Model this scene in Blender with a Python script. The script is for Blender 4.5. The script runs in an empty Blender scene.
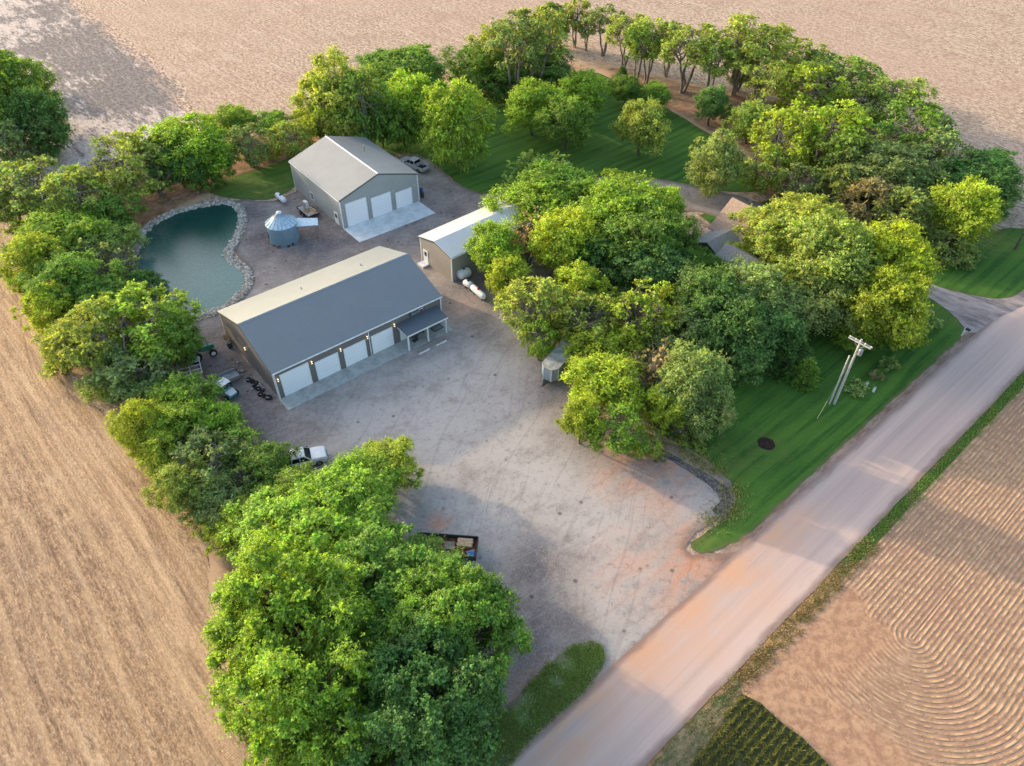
import bpy, bmesh, math, random
import numpy as np
from mathutils import Vector, Matrix, noise
from mathutils.geometry import delaunay_2d_cdt

random.seed(7)
scene = bpy.context.scene
COL = scene.collection
R_ = math.radians

# ------------------------------------------------------------------ camera
FPX, PITCH, ROLL, CAM_H = 740.9, R_(43.137), R_(0.545), 62.0
ROAD_A = R_(41.45)          # heading of the county road in the ground plane


def cam_ray(x, y):
    u = x - 512.0
    w = y - 383.0
    u, w = u * math.cos(ROLL) + w * math.sin(ROLL), -u * math.sin(ROLL) + w * math.cos(ROLL)
    return (u, FPX * math.cos(PITCH) - w * math.sin(PITCH), -(FPX * math.sin(PITCH) + w * math.cos(PITCH)))


def g(x, y, z=0.0):
    """a surveyed photo position turned into a point of the place at height z"""
    d = cam_ray(x, y)
    k = (CAM_H - z) / -d[2]
    return (d[0] * k, d[1] * k)


def g3(x, y, z=0.0):
    a = g(x, y, z)
    return Vector((a[0], a[1], z))


cam_data = bpy.data.cameras.new('camera')
cam = bpy.data.objects.new('camera', cam_data)
COL.objects.link(cam)
cam_data.sensor_width = 36.0
cam_data.lens = FPX / 1024 * 36.0
cam_data.clip_start = 0.5
cam_data.clip_end = 9000
fwd = Vector((0, math.cos(PITCH), -math.sin(PITCH)))
right0 = Vector((1, 0, 0))
up0 = right0.cross(fwd)
rt = right0 * math.cos(ROLL) + up0 * math.sin(ROLL)
up = up0 * math.cos(ROLL) - right0 * math.sin(ROLL)
m = Matrix((rt, up, -fwd)).transposed().to_4x4()
m.translation = Vector((0, 0, CAM_H))
cam.matrix_world = m
scene.camera = cam

# ------------------------------------------------------------------ light
SUN_EL, SUN_AZ = 13.0, 148.0        # direction towards the sun, angle from +X
sd = Vector((math.cos(R_(SUN_EL)) * math.cos(R_(SUN_AZ)), math.cos(R_(SUN_EL)) * math.sin(R_(SUN_AZ)), math.sin(R_(SUN_EL))))
sl = bpy.data.lights.new('sun', 'SUN')
sl.energy = 5.0
sl.angle = R_(0.8)
sl.color = (1.0, 0.78, 0.50)
so = bpy.data.objects.new('sun', sl)
COL.objects.link(so)
so.rotation_euler = sd.to_track_quat('Z', 'Y').to_euler()
world = bpy.data.worlds.new('World')
scene.world = world
world.use_nodes = True
wn = world.node_tree
sky = wn.nodes.new('ShaderNodeTexSky')
sky.sky_type = 'NISHITA'
sky.sun_disc = False
sky.sun_elevation = R_(SUN_EL)
sky.sun_rotation = R_(90 - SUN_AZ)
sky.altitude = 400
sky.air_density = 1.0
sky.dust_density = 3.6
sky.ozone_density = 0.6
bg = wn.nodes['Background']
wn.links.new(sky.outputs[0], bg.inputs[0])
bg.inputs[1].default_value = 0.47
scene.view_settings.view_transform = 'Standard'
scene.view_settings.look = 'None'
scene.view_settings.exposure = 0
scene.cycles.max_bounces = 6
scene.cycles.diffuse_bounces = 3
scene.cycles.glossy_bounces = 2
scene.cycles.transmission_bounces = 3
scene.cycles.transparent_max_bounces = 4


# ------------------------------------------------------------------ materials
def lin(c):
    return tuple(((v / 255) / 12.92 if v / 255 <= 0.04045 else ((v / 255 + 0.055) / 1.055) ** 2.4) for v in c)


class NT:
    def __init__(s, name):
        s.m = bpy.data.materials.new(name)
        s.m.use_nodes = True
        s.t = s.m.node_tree
        s.b = s.t.nodes['Principled BSDF']
        s.tc = None

    def n(s, typ, **kw):
        x = s.t.nodes.new(typ)
        for k, v in kw.items():
            setattr(x, k, v)
        return x

    def put(s, sock, v):
        if isinstance(v, bpy.types.NodeSocket):
            s.t.links.new(v, sock)
        elif isinstance(v, (int, float)):
            sock.default_value = v
        else:
            v = tuple(v)
            sock.default_value = v if len(v) == len(sock.default_value) else v + (1.0,)

    def co(s, rot=0.0, scale=(1, 1, 1), kind='Object', warp=0.0, wscale=0.2):
        if s.tc is None:
            s.tc = s.n('ShaderNodeTexCoord')
        src = s.tc.outputs[kind]
        if warp:
            nz = s.n('ShaderNodeTexNoise')
            nz.inputs['Scale'].default_value = wscale
            s.t.links.new(src, nz.inputs['Vector'])
            vm = s.n('ShaderNodeVectorMath', operation='MULTIPLY_ADD')
            s.t.links.new(nz.outputs['Color'], vm.inputs[0])
            vm.inputs[1].default_value = (warp, warp, 0)
            s.t.links.new(src, vm.inputs[2])
            src = vm.outputs[0]
        a = s.n('ShaderNodeMapping')
        a.inputs['Rotation'].default_value = (0, 0, -rot)
        s.t.links.new(src, a.inputs[0])
        b = s.n('ShaderNodeMapping')
        b.inputs['Scale'].default_value = scale
        s.t.links.new(a.outputs[0], b.inputs[0])
        return b.outputs[0]

    def noise(s, scale, detail=4, rough=0.6, vec=None, dist=0.0):
        x = s.n('ShaderNodeTexNoise')
        x.inputs['Scale'].default_value = scale
        x.inputs['Detail'].default_value = detail
        x.inputs['Roughness'].default_value = rough
        x.inputs['Distortion'].default_value = dist
        s.t.links.new(vec if vec is not None else s.co(), x.inputs['Vector'])
        return x.outputs[0]

    def vor(s, scale, vec=None, feature='F1', out='Distance'):
        x = s.n('ShaderNodeTexVoronoi', feature=feature)
        x.inputs['Scale'].default_value = scale
        s.t.links.new(vec if vec is not None else s.co(), x.inputs['Vector'])
        return x.outputs[out]

    def wave(s, scale, vec, dist=0.0, prof='SIN', axis='X', detail=2, dscale=1.0):
        x = s.n('ShaderNodeTexWave', wave_type='BANDS', bands_direction=axis, wave_profile=prof)
        x.inputs['Scale'].default_value = scale
        x.inputs['Distortion'].default_value = dist
        x.inputs['Detail'].default_value = detail
        x.inputs['Detail Scale'].default_value = dscale
        s.t.links.new(vec, x.inputs['Vector'])
        return x.outputs['Fac']

    def rng(s, f, lo, hi, a=0.0, b=1.0):
        x = s.n('ShaderNodeMapRange', interpolation_type='SMOOTHSTEP')
        s.put(x.inputs[0], f)
        x.inputs[1].default_value = lo
        x.inputs[2].default_value = hi
        x.inputs[3].default_value = a
        x.inputs[4].default_value = b
        return x.outputs[0]

    def math(s, op, a, b=0.0, c=None):
        x = s.n('ShaderNodeMath', operation=op)
        s.put(x.inputs[0], a)
        s.put(x.inputs[1], b)
        if c is not None:
            s.put(x.inputs[2], c)
        return x.outputs[0]

    def mix(s, f, a, b, mode='MIX'):
        x = s.n('ShaderNodeMix', data_type='RGBA', blend_type=mode)
        s.put(x.inputs[0], f)
        s.put(x.inputs[6], a)
        s.put(x.inputs[7], b)
        return x.outputs[2]

    def attr(s, name, out='Fac'):
        x = s.n('ShaderNodeAttribute', attribute_name=name)
        return x.outputs[out]

    def bump(s, h, strength=0.5, dist=0.05, prev=None):
        x = s.n('ShaderNodeBump')
        x.inputs['Strength'].default_value = strength
        x.inputs['Distance'].default_value = dist
        s.put(x.inputs['Height'], h)
        if prev is not None:
            s.t.links.new(prev, x.inputs['Normal'])
        return x.outputs[0]

    def out(s, color, rough=0.9, spec=0.2, metal=0.0, normal=None):
        s.put(s.b.inputs['Base Color'], color)
        s.put(s.b.inputs['Roughness'], rough)
        s.b.inputs['Specular IOR Level'].default_value = spec
        s.b.inputs['Metallic'].default_value = metal
        if normal is not None:
            s.t.links.new(normal, s.b.inputs['Normal'])
        return s.m


M = {}


def plain(name, col, rough=0.6, spec=0.4, metal=0.0, var=0.12, sc=3.0):
    n = NT(name)
    f = n.noise(sc, 5)
    c = n.mix(n.rng(f, 0.3, 0.7), tuple(v * (1 - var) for v in col), tuple(min(1, v * (1 + var)) for v in col))
    M[name] = n.out(c, rough, spec, metal)
    return M[name]


def ribbed(name, col, period, axis='X', depth=0.02, rough=0.45, spec=0.5, both=False, dirt=0.18):
    """profiled sheet steel: ribs every period metres along the part's own axis"""
    n = NT(name)
    co = n.co()
    sep = n.n('ShaderNodeSeparateXYZ')
    n.t.links.new(co, sep.inputs[0])
    if both:
        v = n.math('ADD', sep.outputs[0], sep.outputs[1])
    else:
        v = sep.outputs[{'X': 0, 'Y': 1, 'Z': 2}[axis]]
    fr = n.math('FRACT', n.math('DIVIDE', v, period))
    tri = n.math('ABSOLUTE', n.math('SUBTRACT', fr, 0.5))
    rib = n.rng(tri, 0.36, 0.44)
    big = n.noise(0.35, 5, 0.65)
    fine = n.noise(4, 4)
    c = n.mix(n.rng(big, 0.35, 0.7, 0, dirt * 2), col, tuple(v * 0.72 for v in col))
    c = n.mix(n.math('MULTIPLY', rib, 0.32 if depth else 0.07), c, tuple(v * 0.45 for v in col))
    c = n.mix(n.rng(fine, 0.3, 0.8, 0, 0.15), c, tuple(min(1, v * 1.25) for v in col))
    M[name] = n.out(c, rough, spec, 0, n.bump(rib, 0.6, depth))
    return M[name]


ribbed('wall_taupe', (0.185, 0.172, 0.166), 0.30, both=True)
ribbed('wall_grey', (0.35, 0.375, 0.375), 0.30, both=True)
ribbed('wall_shed', (0.34, 0.32, 0.285), 0.30, both=True)
ribbed('roof_slate', (0.235, 0.262, 0.27), 0.30, 'X', rough=0.5, spec=0.8, dirt=0.10)
M['roof_slate'].node_tree.nodes['Principled BSDF'].inputs['Metallic'].default_value = 0.45
ribbed('roof_garage', (0.28, 0.295, 0.305), 0.30, 'Y', rough=0.45, dirt=0.2)
ribbed('roof_white', (0.62, 0.64, 0.64), 0.30, 'X', rough=0.4, dirt=0.15)
ribbed('door_white', (0.86, 0.89, 0.92), 0.55, 'Z', depth=0.0, rough=0.5, dirt=0.05)
ribbed('porch_roof', (0.10, 0.125, 0.15), 0.30, 'X', rough=0.45)
ribbed('bin_steel', (0.18, 0.29, 0.36), 0.22, 'Z', depth=0.03, rough=0.5, spec=0.5, dirt=0.35)
plain('bin_roof', (0.46, 0.62, 0.72), 0.4, 0.5, 0.1, 0.2)
plain('white_trim', (0.78, 0.79, 0.80), 0.5)
plain('white_paint', (0.80, 0.81, 0.82), 0.35, 0.5, var=0.06)
plain('silver_paint', (0.62, 0.62, 0.60), 0.35, 0.6, 0.1)
plain('dark_trim', (0.05, 0.055, 0.06), 0.6)
plain('glass', (0.012, 0.016, 0.02), 0.08, 0.8)
plain('tyre', (0.018, 0.018, 0.019), 0.85)
plain('rim', (0.35, 0.35, 0.36), 0.35, 0.6, 0.7)
plain('chassis', (0.03, 0.03, 0.032), 0.7)
plain('red', (0.45, 0.02, 0.03), 0.5)
plain('maroon', (0.16, 0.015, 0.04), 0.5)
plain('amber', (0.75, 0.3, 0.04), 0.4)
plain('tractor_green', (0.03, 0.20, 0.12), 0.4, 0.5)
plain('teal_paint', (0.06, 0.34, 0.36), 0.4, 0.5)
plain('blue_plastic', (0.02, 0.12, 0.42), 0.5)
plain('yellow_plastic', (0.70, 0.40, 0.03), 0.5)
plain('rust', (0.20, 0.08, 0.045), 0.85, var=0.4)
plain('board_wood', (0.48, 0.34, 0.21), 0.8, var=0.3, sc=6)
plain('old_wood', (0.27, 0.23, 0.19), 0.85, var=0.3, sc=6)
plain('deck_grey', (0.36, 0.36, 0.35), 0.7, var=0.3)
plain('pole_wood', (0.46, 0.46, 0.44), 0.8, var=0.2)
plain('steel_grey', (0.30, 0.33, 0.35), 0.4, 0.5, 0.4)
plain('trailer_skin', (0.36, 0.41, 0.45), 0.4, 0.5, 0.2, var=0.1)
plain('trailer_roof', (0.38, 0.38, 0.34), 0.6, var=0.35, sc=1.2)
plain('dark_item', (0.045, 0.05, 0.052), 0.7)
plain('stone_grey', (0.42, 0.40, 0.37), 0.9, var=0.4, sc=2)
plain('house_wall', (0.20, 0.21, 0.23), 0.8, var=0.1)
plain('shingle_tan', (0.42, 0.30, 0.23), 0.9, var=0.25, sc=5)
plain('shingle_grey', (0.30, 0.29, 0.28), 0.9, var=0.2, sc=5)
plain('brass_lamp', (0.7, 0.6, 0.4), 0.5)

n = NT('lamp_glow')
n.b.inputs['Emission Color'].default_value = (1.0, 0.72, 0.35, 1)
n.b.inputs['Emission Strength'].default_value = 6.0
M['lamp_glow'] = n.out((0.9, 0.8, 0.6), 0.5)

n = NT('bark')
f = n.noise(6, 5, 0.7, n.co(scale=(1, 1, 0.25)))
M['bark'] = n.out(n.mix(n.rng(f, 0.3, 0.7), (0.055, 0.045, 0.036), (0.19, 0.155, 0.125)), 0.95, 0.1, 0, n.bump(f, 0.8, 0.05))
n = NT('bark_pale')
f = n.noise(6, 5, 0.7, n.co(scale=(1, 1, 0.25)))
M['bark_pale'] = n.out(n.mix(n.rng(f, 0.3, 0.7), (0.14, 0.12, 0.105), (0.34, 0.29, 0.25)), 0.95, 0.1, 0, n.bump(f, 0.8, 0.05))


def foliage(name, transl=0.4):
    m_ = bpy.data.materials.new(name)
    m_.use_nodes = True
    t = m_.node_tree
    t.nodes.remove(t.nodes['Principled BSDF'])
    o = t.nodes['Material Output']
    a = t.nodes.new('ShaderNodeAttribute')
    a.attribute_name = 'leaf'
    oi = t.nodes.new('ShaderNodeObjectInfo')
    mx = t.nodes.new('ShaderNodeMix')
    mx.data_type = 'RGBA'
    mx.blend_type = 'MULTIPLY'
    mx.inputs[0].default_value = 1
    t.links.new(a.outputs['Color'], mx.inputs[6])
    t.links.new(oi.outputs['Color'], mx.inputs[7])
    d = t.nodes.new('ShaderNodeBsdfDiffuse')
    tr = t.nodes.new('ShaderNodeBsdfTranslucent')
    t.links.new(mx.outputs[2], d.inputs[0])
    m2 = t.nodes.new('ShaderNodeMix')
    m2.data_type = 'RGBA'
    m2.blend_type = 'MULTIPLY'
    m2.inputs[0].default_value = 1
    m2.inputs[7].default_value = (1.25, 1.1, 0.55, 1)
    t.links.new(mx.outputs[2], m2.inputs[6])
    t.links.new(m2.outputs[2], tr.inputs[0])
    ms = t.nodes.new('ShaderNodeMixShader')
    ms.inputs[0].default_value = transl
    t.links.new(d.outputs[0], ms.inputs[1])
    t.links.new(tr.outputs[0], ms.inputs[2])
    gl = t.nodes.new('ShaderNodeBsdfGlossy')
    gl.inputs['Roughness'].default_value = 0.55
    gl.inputs['Color'].default_value = (0.9, 0.95, 1, 1)
    m3 = t.nodes.new('ShaderNodeMixShader')
    m3.inputs[0].default_value = 0.035
    t.links.new(ms.outputs[0], m3.inputs[1])
    t.links.new(gl.outputs[0], m3.inputs[2])
    t.links.new(m3.outputs[0], o.inputs[0])
    M[name] = m_


foliage('leaves', 0.45)
foliage('grass', 0.3)


# ------------------------------------------------------------------ mesh helpers
class MB:
    def __init__(s):
        s.v = []
        s.f = []

    def add(s, vs, fs):
        o = len(s.v)
        s.v += [tuple(p) for p in vs]
        s.f += [tuple(i + o for i in f) for f in fs]
        return s

    def hexa(s, p):
        return s.add(p, [(0, 3, 2, 1), (4, 5, 6, 7), (0, 1, 5, 4), (1, 2, 6, 5), (2, 3, 7, 6), (3, 0, 4, 7)])

    def box(s, x0, x1, y0, y1, z0, z1):
        return s.hexa([(x0, y0, z0), (x1, y0, z0), (x1, y1, z0), (x0, y1, z0), (x0, y0, z1), (x1, y0, z1), (x1, y1, z1), (x0, y1, z1)])

    def rbox(s, cx, cy, lx, ly, z0, z1, a=0.0, taper=0.0):
        ca, sa = math.cos(a), math.sin(a)
        p = []
        for z, k in ((z0, 1), (z1, 1 - taper)):
            for sx, sy in ((-1, -1), (1, -1), (1, 1), (-1, 1)):
                x, y = sx * lx / 2 * k, sy * ly / 2 * k
                p.append((cx + x * ca - y * sa, cy + x * sa + y * ca, z))
        return s.hexa(p)

    def tube(s, a, b, r0, r1=None, n=8, caps=True):
        a, b = Vector(a), Vector(b)
        r1 = r0 if r1 is None else r1
        d = (b - a).normalized()
        u = d.orthogonal().normalized()
        w = d.cross(u)
        vs = []
        for p, r in ((a, r0), (b, r1)):
            for i in range(n):
                t = 2 * math.pi * i / n
                vs.append(p + (u * math.cos(t) + w * math.sin(t)) * r)
        fs = [(i, (i + 1) % n, n + (i + 1) % n, n + i) for i in range(n)]
        if caps:
            fs += [tuple(range(n))[::-1], tuple(range(n, 2 * n))]
        return s.add(vs, fs)

    def lathe(s, prof, n=24, c=(0, 0, 0), axis='Z'):
        vs = []
        for r, z in prof:
            for i in range(n):
                t = 2 * math.pi * i / n
                if axis == 'Z':
                    vs.append((c[0] + r * math.cos(t), c[1] + r * math.sin(t), c[2] + z))
                elif axis == 'X':
                    vs.append((c[0] + z, c[1] + r * math.cos(t), c[2] + r * math.sin(t)))
                else:
                    vs.append((c[0] + r * math.cos(t), c[1] + z, c[2] + r * math.sin(t)))
        fs = []
        for k in range(len(prof) - 1):
            for i in range(n):
                j = (i + 1) % n
                fs.append((k * n + i, k * n + j, (k + 1) * n + j, (k + 1) * n + i))
        fs.append(tuple(range(n))[::-1])
        fs.append(tuple(range((len(prof) - 1) * n, len(prof) * n)))
        return s.add(vs, fs)

    def prism(s, poly, y0, y1):
        """poly in the x,z plane extruded along y"""
        n_ = len(poly)
        vs = [(x, y0, z) for x, z in poly] + [(x, y1, z) for x, z in poly]
        fs = [tuple(range(n_)), tuple(range(n_, 2 * n_))[::-1]]
        fs += [(i, n_ + i, n_ + (i + 1) % n_, (i + 1) % n_) for i in range(n_)]
        return s.add(vs, fs)

    def prismx(s, poly, x0, x1):
        n_ = len(poly)
        vs = [(x0, y, z) for y, z in poly] + [(x1, y, z) for y, z in poly]
        fs = [tuple(range(n_))[::-1], tuple(range(n_, 2 * n_))]
        fs += [(i, (i + 1) % n_, n_ + (i + 1) % n_, n_ + i) for i in range(n_)]
        return s.add(vs, fs)

    def build(s, name, mat, parent=None, bevel=0.0, smooth=False, kind=None):
        me = bpy.data.meshes.new(name)
        me.from_pydata(s.v, [], s.f)
        bm = bmesh.new()
        bm.from_mesh(me)
        bmesh.ops.recalc_face_normals(bm, faces=bm.faces)
        if bevel:
            bmesh.ops.bevel(bm, geom=bm.edges[:], offset=bevel, segments=2, affect='EDGES', clamp_overlap=True)
        bm.to_mesh(me)
        bm.free()
        if smooth:
            for p in me.polygons:
                p.use_smooth = True
            me.set_sharp_from_angle(angle=R_(40))
        me.materials.append(mat if not isinstance(mat, str) else M[mat])
        o = bpy.data.objects.new(name, me)
        COL.objects.link(o)
        if parent is not None:
            o.parent = parent
        if kind:
            o['kind'] = kind
        return o


def empty(name, loc=(0, 0, 0), rz=0.0, label=None, cat=None, group=None):
    o = bpy.data.objects.new(name, None)
    COL.objects.link(o)
    o.location = loc if len(loc) == 3 else (loc[0], loc[1], 0)
    o.rotation_euler = (0, 0, rz)
    tag(o, label, cat, group)
    return o


def tag(o, label=None, cat=None, group=None, kind=None):
    if label:
        o['label'] = label
    if cat:
        o['category'] = cat
    if group:
        o['group'] = group
    if kind:
        o['kind'] = kind
    return o


def kids(o):
    return [c for c in bpy.data.objects if c.parent == o]


def copy_tree(o, parent=None):
    c = o.copy()
    COL.objects.link(c)
    c.parent = parent
    for ch in kids(o):
        copy_tree(ch, c)
    return c


# ------------------------------------------------------------------ ground sheets
def in_poly(x, y, P):
    c = False
    j = len(P) - 1
    for i in range(len(P)):
        xi, yi = P[i]
        xj, yj = P[j]
        if (yi > y) != (yj > y) and x < (xj - xi) * (y - yi) / (yj - yi) + xi:
            c = not c
        j = i
    return c


def in_poly_np(X, Y, P):
    c = np.zeros(X.shape, bool)
    j = len(P) - 1
    for i in range(len(P)):
        xi, yi = P[i]
        xj, yj = P[j]
        if yi != yj:
            k = ((yi > Y) != (yj > Y)) & (X < (xj - xi) * (Y - yi) / (yj - yi) + xi)
            c ^= k
        j = i
    return c


def dist_poly_np(X, Y, P, closed=True):
    d = np.full(X.shape, 1e9)
    n_ = len(P)
    for i in range(n_ if closed else n_ - 1):
        ax, ay = P[i]
        bx, by = P[(i + 1) % n_]
        dx, dy = bx - ax, by - ay
        L = dx * dx + dy * dy + 1e-9
        t = np.clip(((X - ax) * dx + (Y - ay) * dy) / L, 0, 1)
        d = np.minimum(d, np.hypot(X - ax - t * dx, Y - ay - t * dy))
    return d


def smooth_poly(P, it=2):
    for _ in range(it):
        Q = []
        for i in range(len(P)):
            a, b = P[i], P[(i + 1) % len(P)]
            Q.append((a[0] * .75 + b[0] * .25, a[1] * .75 + b[1] * .25))
            Q.append((a[0] * .25 + b[0] * .75, a[1] * .25 + b[1] * .75))
        P = Q
    return P


def offset_poly(P, d):
    out = []
    n_ = len(P)
    ar = sum(P[i - 1][0] * P[i][1] - P[i][0] * P[i - 1][1] for i in range(n_))
    for i in range(n_):
        a, b = Vector(P[i - 1]), Vector(P[(i + 1) % n_])
        t = (b - a).normalized()
        nn = Vector((t.y, -t.x))
        if ar < 0:
            nn = -nn
        out.append((P[i][0] + nn.x * d, P[i][1] + nn.y * d))
    return out



def densify(P, step, jit, sc=0.8, seed=0.0):
    Q = []
    for i in range(len(P)):
        a, b = Vector(P[i]), Vector(P[(i + 1) % len(P)])
        L = (b - a).length
        k = max(1, int(L / step))
        for j in range(k):
            p = a.lerp(b, j / k)
            if jit:
                nx = noise.noise(Vector((p.x * sc, p.y * sc, seed))) + 0.5 * noise.noise(Vector((p.x * sc * 3, p.y * sc * 3, seed + 5)))
                ny = noise.noise(Vector((p.x * sc, p.y * sc, seed + 9))) + 0.5 * noise.noise(Vector((p.x * sc * 3, p.y * sc * 3, seed + 15)))
                p = p + Vector((nx, ny)) * jit
            Q.append((p.x, p.y))
    return Q


def blobs(X, Y, lst):
    """soft patches: (px, py, radius in metres, strength)"""
    r = np.zeros(X.shape)
    for b in lst:
        c = g(b[0], b[1])
        d = np.hypot(X - c[0], Y - c[1]) / b[2]
        r = np.maximum(r, b[3] * np.clip(1.25 - d, 0, 1) ** 1.2)
    return np.clip(r, 0, 1)


def sheet(name, P, z, mat, step=2.0, jit=0.0, spacing=2.5, attrs=None, kind='structure', jsc=0.8, relief=None):
    B = densify(P, step, jit, jsc, z * 100)
    bx = np.array(B)
    x0, y0 = bx.min(0)
    x1, y1 = bx.max(0)
    gx, gy = np.meshgrid(np.arange(x0, x1, spacing), np.arange(y0, y1, spacing))
    gx = gx.ravel()
    gy = gy.ravel()
    k = in_poly_np(gx, gy, B)
    gx, gy = gx[k], gy[k]
    ringw = min(0.8, spacing * .5)
    k = dist_poly_np(gx, gy, B) > ringw + spacing * 0.3
    gx, gy = gx[k], gy[k]
    rg = np.array(offset_poly(B, -ringw))
    k = in_poly_np(rg[:, 0], rg[:, 1], B)
    rg = rg[k]
    k = dist_poly_np(rg[:, 0], rg[:, 1], B) > ringw * .8
    rg = rg[k]
    gx, gy = np.concatenate([gx, rg[:, 0]]), np.concatenate([gy, rg[:, 1]])
    pts = [Vector(p) for p in B] + [Vector((a, b)) for a, b in zip(gx, gy)]
    nb = len(B)
    vs, es, fs, _, _, _ = delaunay_2d_cdt(pts, [], [list(range(nb))], 1, 1e-5)
    V = np.array([(v.x, v.y) for v in vs])
    zz = np.full(len(V), z)
    edge = dist_poly_np(V[:, 0], V[:, 1], B)
    if relief is not None:
        zz = zz + relief(V[:, 0], V[:, 1], edge)
    me = bpy.data.meshes.new(name)
    me.from_pydata([(a, b, c) for (a, b), c in zip(V, zz)], [], [tuple(f) for f in fs])
    if len(me.polygons) and me.polygons[0].normal.z < 0:
        me.flip_normals()
    me.attributes.new('edge', 'FLOAT', 'POINT').data.foreach_set('value', edge.astype(np.float32))
    for k_, fn in (attrs or {}).items():
        me.attributes.new(k_, 'FLOAT', 'POINT').data.foreach_set('value', fn(V[:, 0], V[:, 1]).astype(np.float32))
    for p in me.polygons:
        p.use_smooth = True
    me.materials.append(mat)
    o = bpy.data.objects.new(name, me)
    COL.objects.link(o)
    o['kind'] = kind
    return o


def G(lst):
    return [g(a, b) for a, b in lst]


ACROSS = ROAD_A - math.pi / 2
tdir = Vector((math.cos(ROAD_A), math.sin(ROAD_A)))
ndir = Vector((-tdir.y, tdir.x))        # points to the farm side of the road

# --- base ground: harvested stubble to the horizon
n = NT('stubble_ground')
c1 = n.co(ACROSS, (0.09, 1.0, 1.0))
st = n.noise(0.8, 5, 0.8, c1)
st2 = n.noise(1.7, 7, 0.95, n.co(ACROSS, (0.55, 1.0, 1.0)))
big = n.noise(0.018, 4, 0.6)
mid = n.noise(0.12, 5, 0.7)
c = n.mix(n.rng(st2, 0.42, 0.58), lin((124, 98, 78)), lin((228, 204, 178)))
c = n.mix(n.rng(st, 0.50, 0.66, 0, 0.5), c, lin((228, 206, 188)))
c = n.mix(n.rng(mid, 0.45, 0.72, 0, 0.4), c, lin((150, 118, 104)))
c = n.mix(n.rng(big, 0.4, 0.65, 0, 0.35), c, lin((188, 156, 138)))
h = n.math('ADD', n.math('MULTIPLY', st2, 0.7), n.math('MULTIPLY', st, 0.6))
M['stubble'] = n.out(c, 0.95, 0.1, 0, n.bump(h, 0.7, 0.12))
mb = MB().add([(-3000, -1500, 0), (3000, -1500, 0), (3000, 5000, 0), (-3000, 5000, 0)], [(0, 1, 2, 3)])
mb.build('ground', 'stubble', kind='structure')

# --- pale washed ground in the upper left
n = NT('washed_ground')
e = n.attr('edge')
pd = n.attr('dark')
c1 = n.co(ACROSS, (0.35, 1.0, 1.0))
pt = n.noise(0.42, 7, 0.8, c1)
ft = n.noise(1.6, 5, 0.8, n.co(ACROSS, (0.5, 1, 1)))
lines = n.noise(1.4, 2, 0.5, n.co(ACROSS, (0.03, 1.0, 1.0)))
c = n.mix(n.rng(ft, 0.35, 0.65), lin((176, 160, 152)), lin((222, 208, 198)))
v = n.math('ADD', pt, n.math('MULTIPLY', pd, 0.22))
c = n.mix(n.rng(v, 0.50, 0.60, 0, 0.9), c, n.mix(n.rng(ft, 0.4, 0.6), lin((92, 88, 88)), lin((136, 128, 126))))
c = n.mix(n.rng(lines, 0.58, 0.70, 0, 0.22), c, lin((232, 220, 210)))
ed = n.math('ADD', n.math('DIVIDE', e, 14.0), n.math('SUBTRACT', n.noise(0.35, 5, 0.7, c1), 0.5))
c = n.mix(n.rng(ed, 0.0, 0.35, 1, 0), c, n.mix(n.rng(ft, 0.42, 0.58), lin((128, 100, 84)), lin((226, 200, 178))))
M['washed'] = n.out(c, 0.95, 0.1, 0, n.bump(n.math('ADD', ft, pt), 0.35, 0.15))
wash = G([(-260, -30), (-160, -110), (52, -45), (75, 0), (118, 30), (150, 58), (190, 92), (196, 118), (215, 150), (150, 175), (60, 190), (-60, 260), (-260, 230)])
sheet('washed_field', wash, 0.015, M['washed'], 4, 1.2, 4, {'dark': lambda X, Y: blobs(X, Y, [(105, 60, 16, 0.8), (60, 45, 16, .7), (150, 85, 18, 1), (115, 95, 12, 1), (120, 30, 16, 1), (60, 10, 14, .6)])}, jsc=0.3)

# --- dirt field along the west tree row with wheel tracks
n = NT('dirt_field')
TR = R_(-46)
ft = n.noise(2.6, 6, 0.8, n.co(TR, (0.6, 1.2, 1)))
clod = n.noise(1.9, 6, 0.88, n.co(TR, (0.35, 1, 1)))
ln_ = n.noise(0.9, 3, 0.6, n.co(TR, (0.03, 1, 1), warp=1.2, wscale=0.08))
ln2 = n.noise(2.4, 2, 0.6, n.co(TR, (0.02, 1, 1), warp=1.0, wscale=0.06))
tread = n.wave(1.6, n.co(TR, (1, 1, 1)), 2.0, 'SIN', 'X', 2, 0.6)
tk = n.attr('track')
c = n.mix(n.rng(clod, 0.36, 0.64), lin((130, 104, 84)), lin((204, 170, 136)))
c = n.mix(n.rng(ln_, 0.45, 0.62, 0, 0.6), c, lin((198, 164, 128)))
c = n.mix(n.rng(ln2, 0.62, 0.70, 0, 0.35), c, lin((124, 100, 84)))
c = n.mix(n.rng(ft, 0.53, 0.66, 0, 0.55), c, lin((116, 92, 76)))
c = n.mix(n.math('MULTIPLY', tk, 0.6), c, n.mix(n.rng(ln2, 0.4, 0.6), lin((186, 152, 122)), lin((226, 194, 160))))
bigd = n.noise(0.22, 6, 0.75, n.co(TR, (0.35, 1, 1)))
c = n.mix(n.rng(bigd, 0.50, 0.62, 0, 0.5), c, lin((142, 118, 102)))
c = n.mix(n.rng(bigd, 0.36, 0.46, 0.5, 0), c, lin((222, 194, 162)))
h = n.math('ADD', n.math('MULTIPLY', clod, 1.0), n.math('MULTIPLY', ft, 0.6))
h = n.math('ADD', h, n.math('MULTIPLY', n.math('MULTIPLY', tread, n.rng(ln_, 0.46, 0.58)), 0.18))
h = n.math('ADD', h, n.math('MULTIPLY', ln2, 0.45))
gr = n.noise(5.0, 4, 0.9, n.co(TR, (0.5, 1, 1)))
c = n.mix(n.rng(gr, 0.50, 0.62, 0, 0.5), c, lin((112, 88, 70)))
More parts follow.
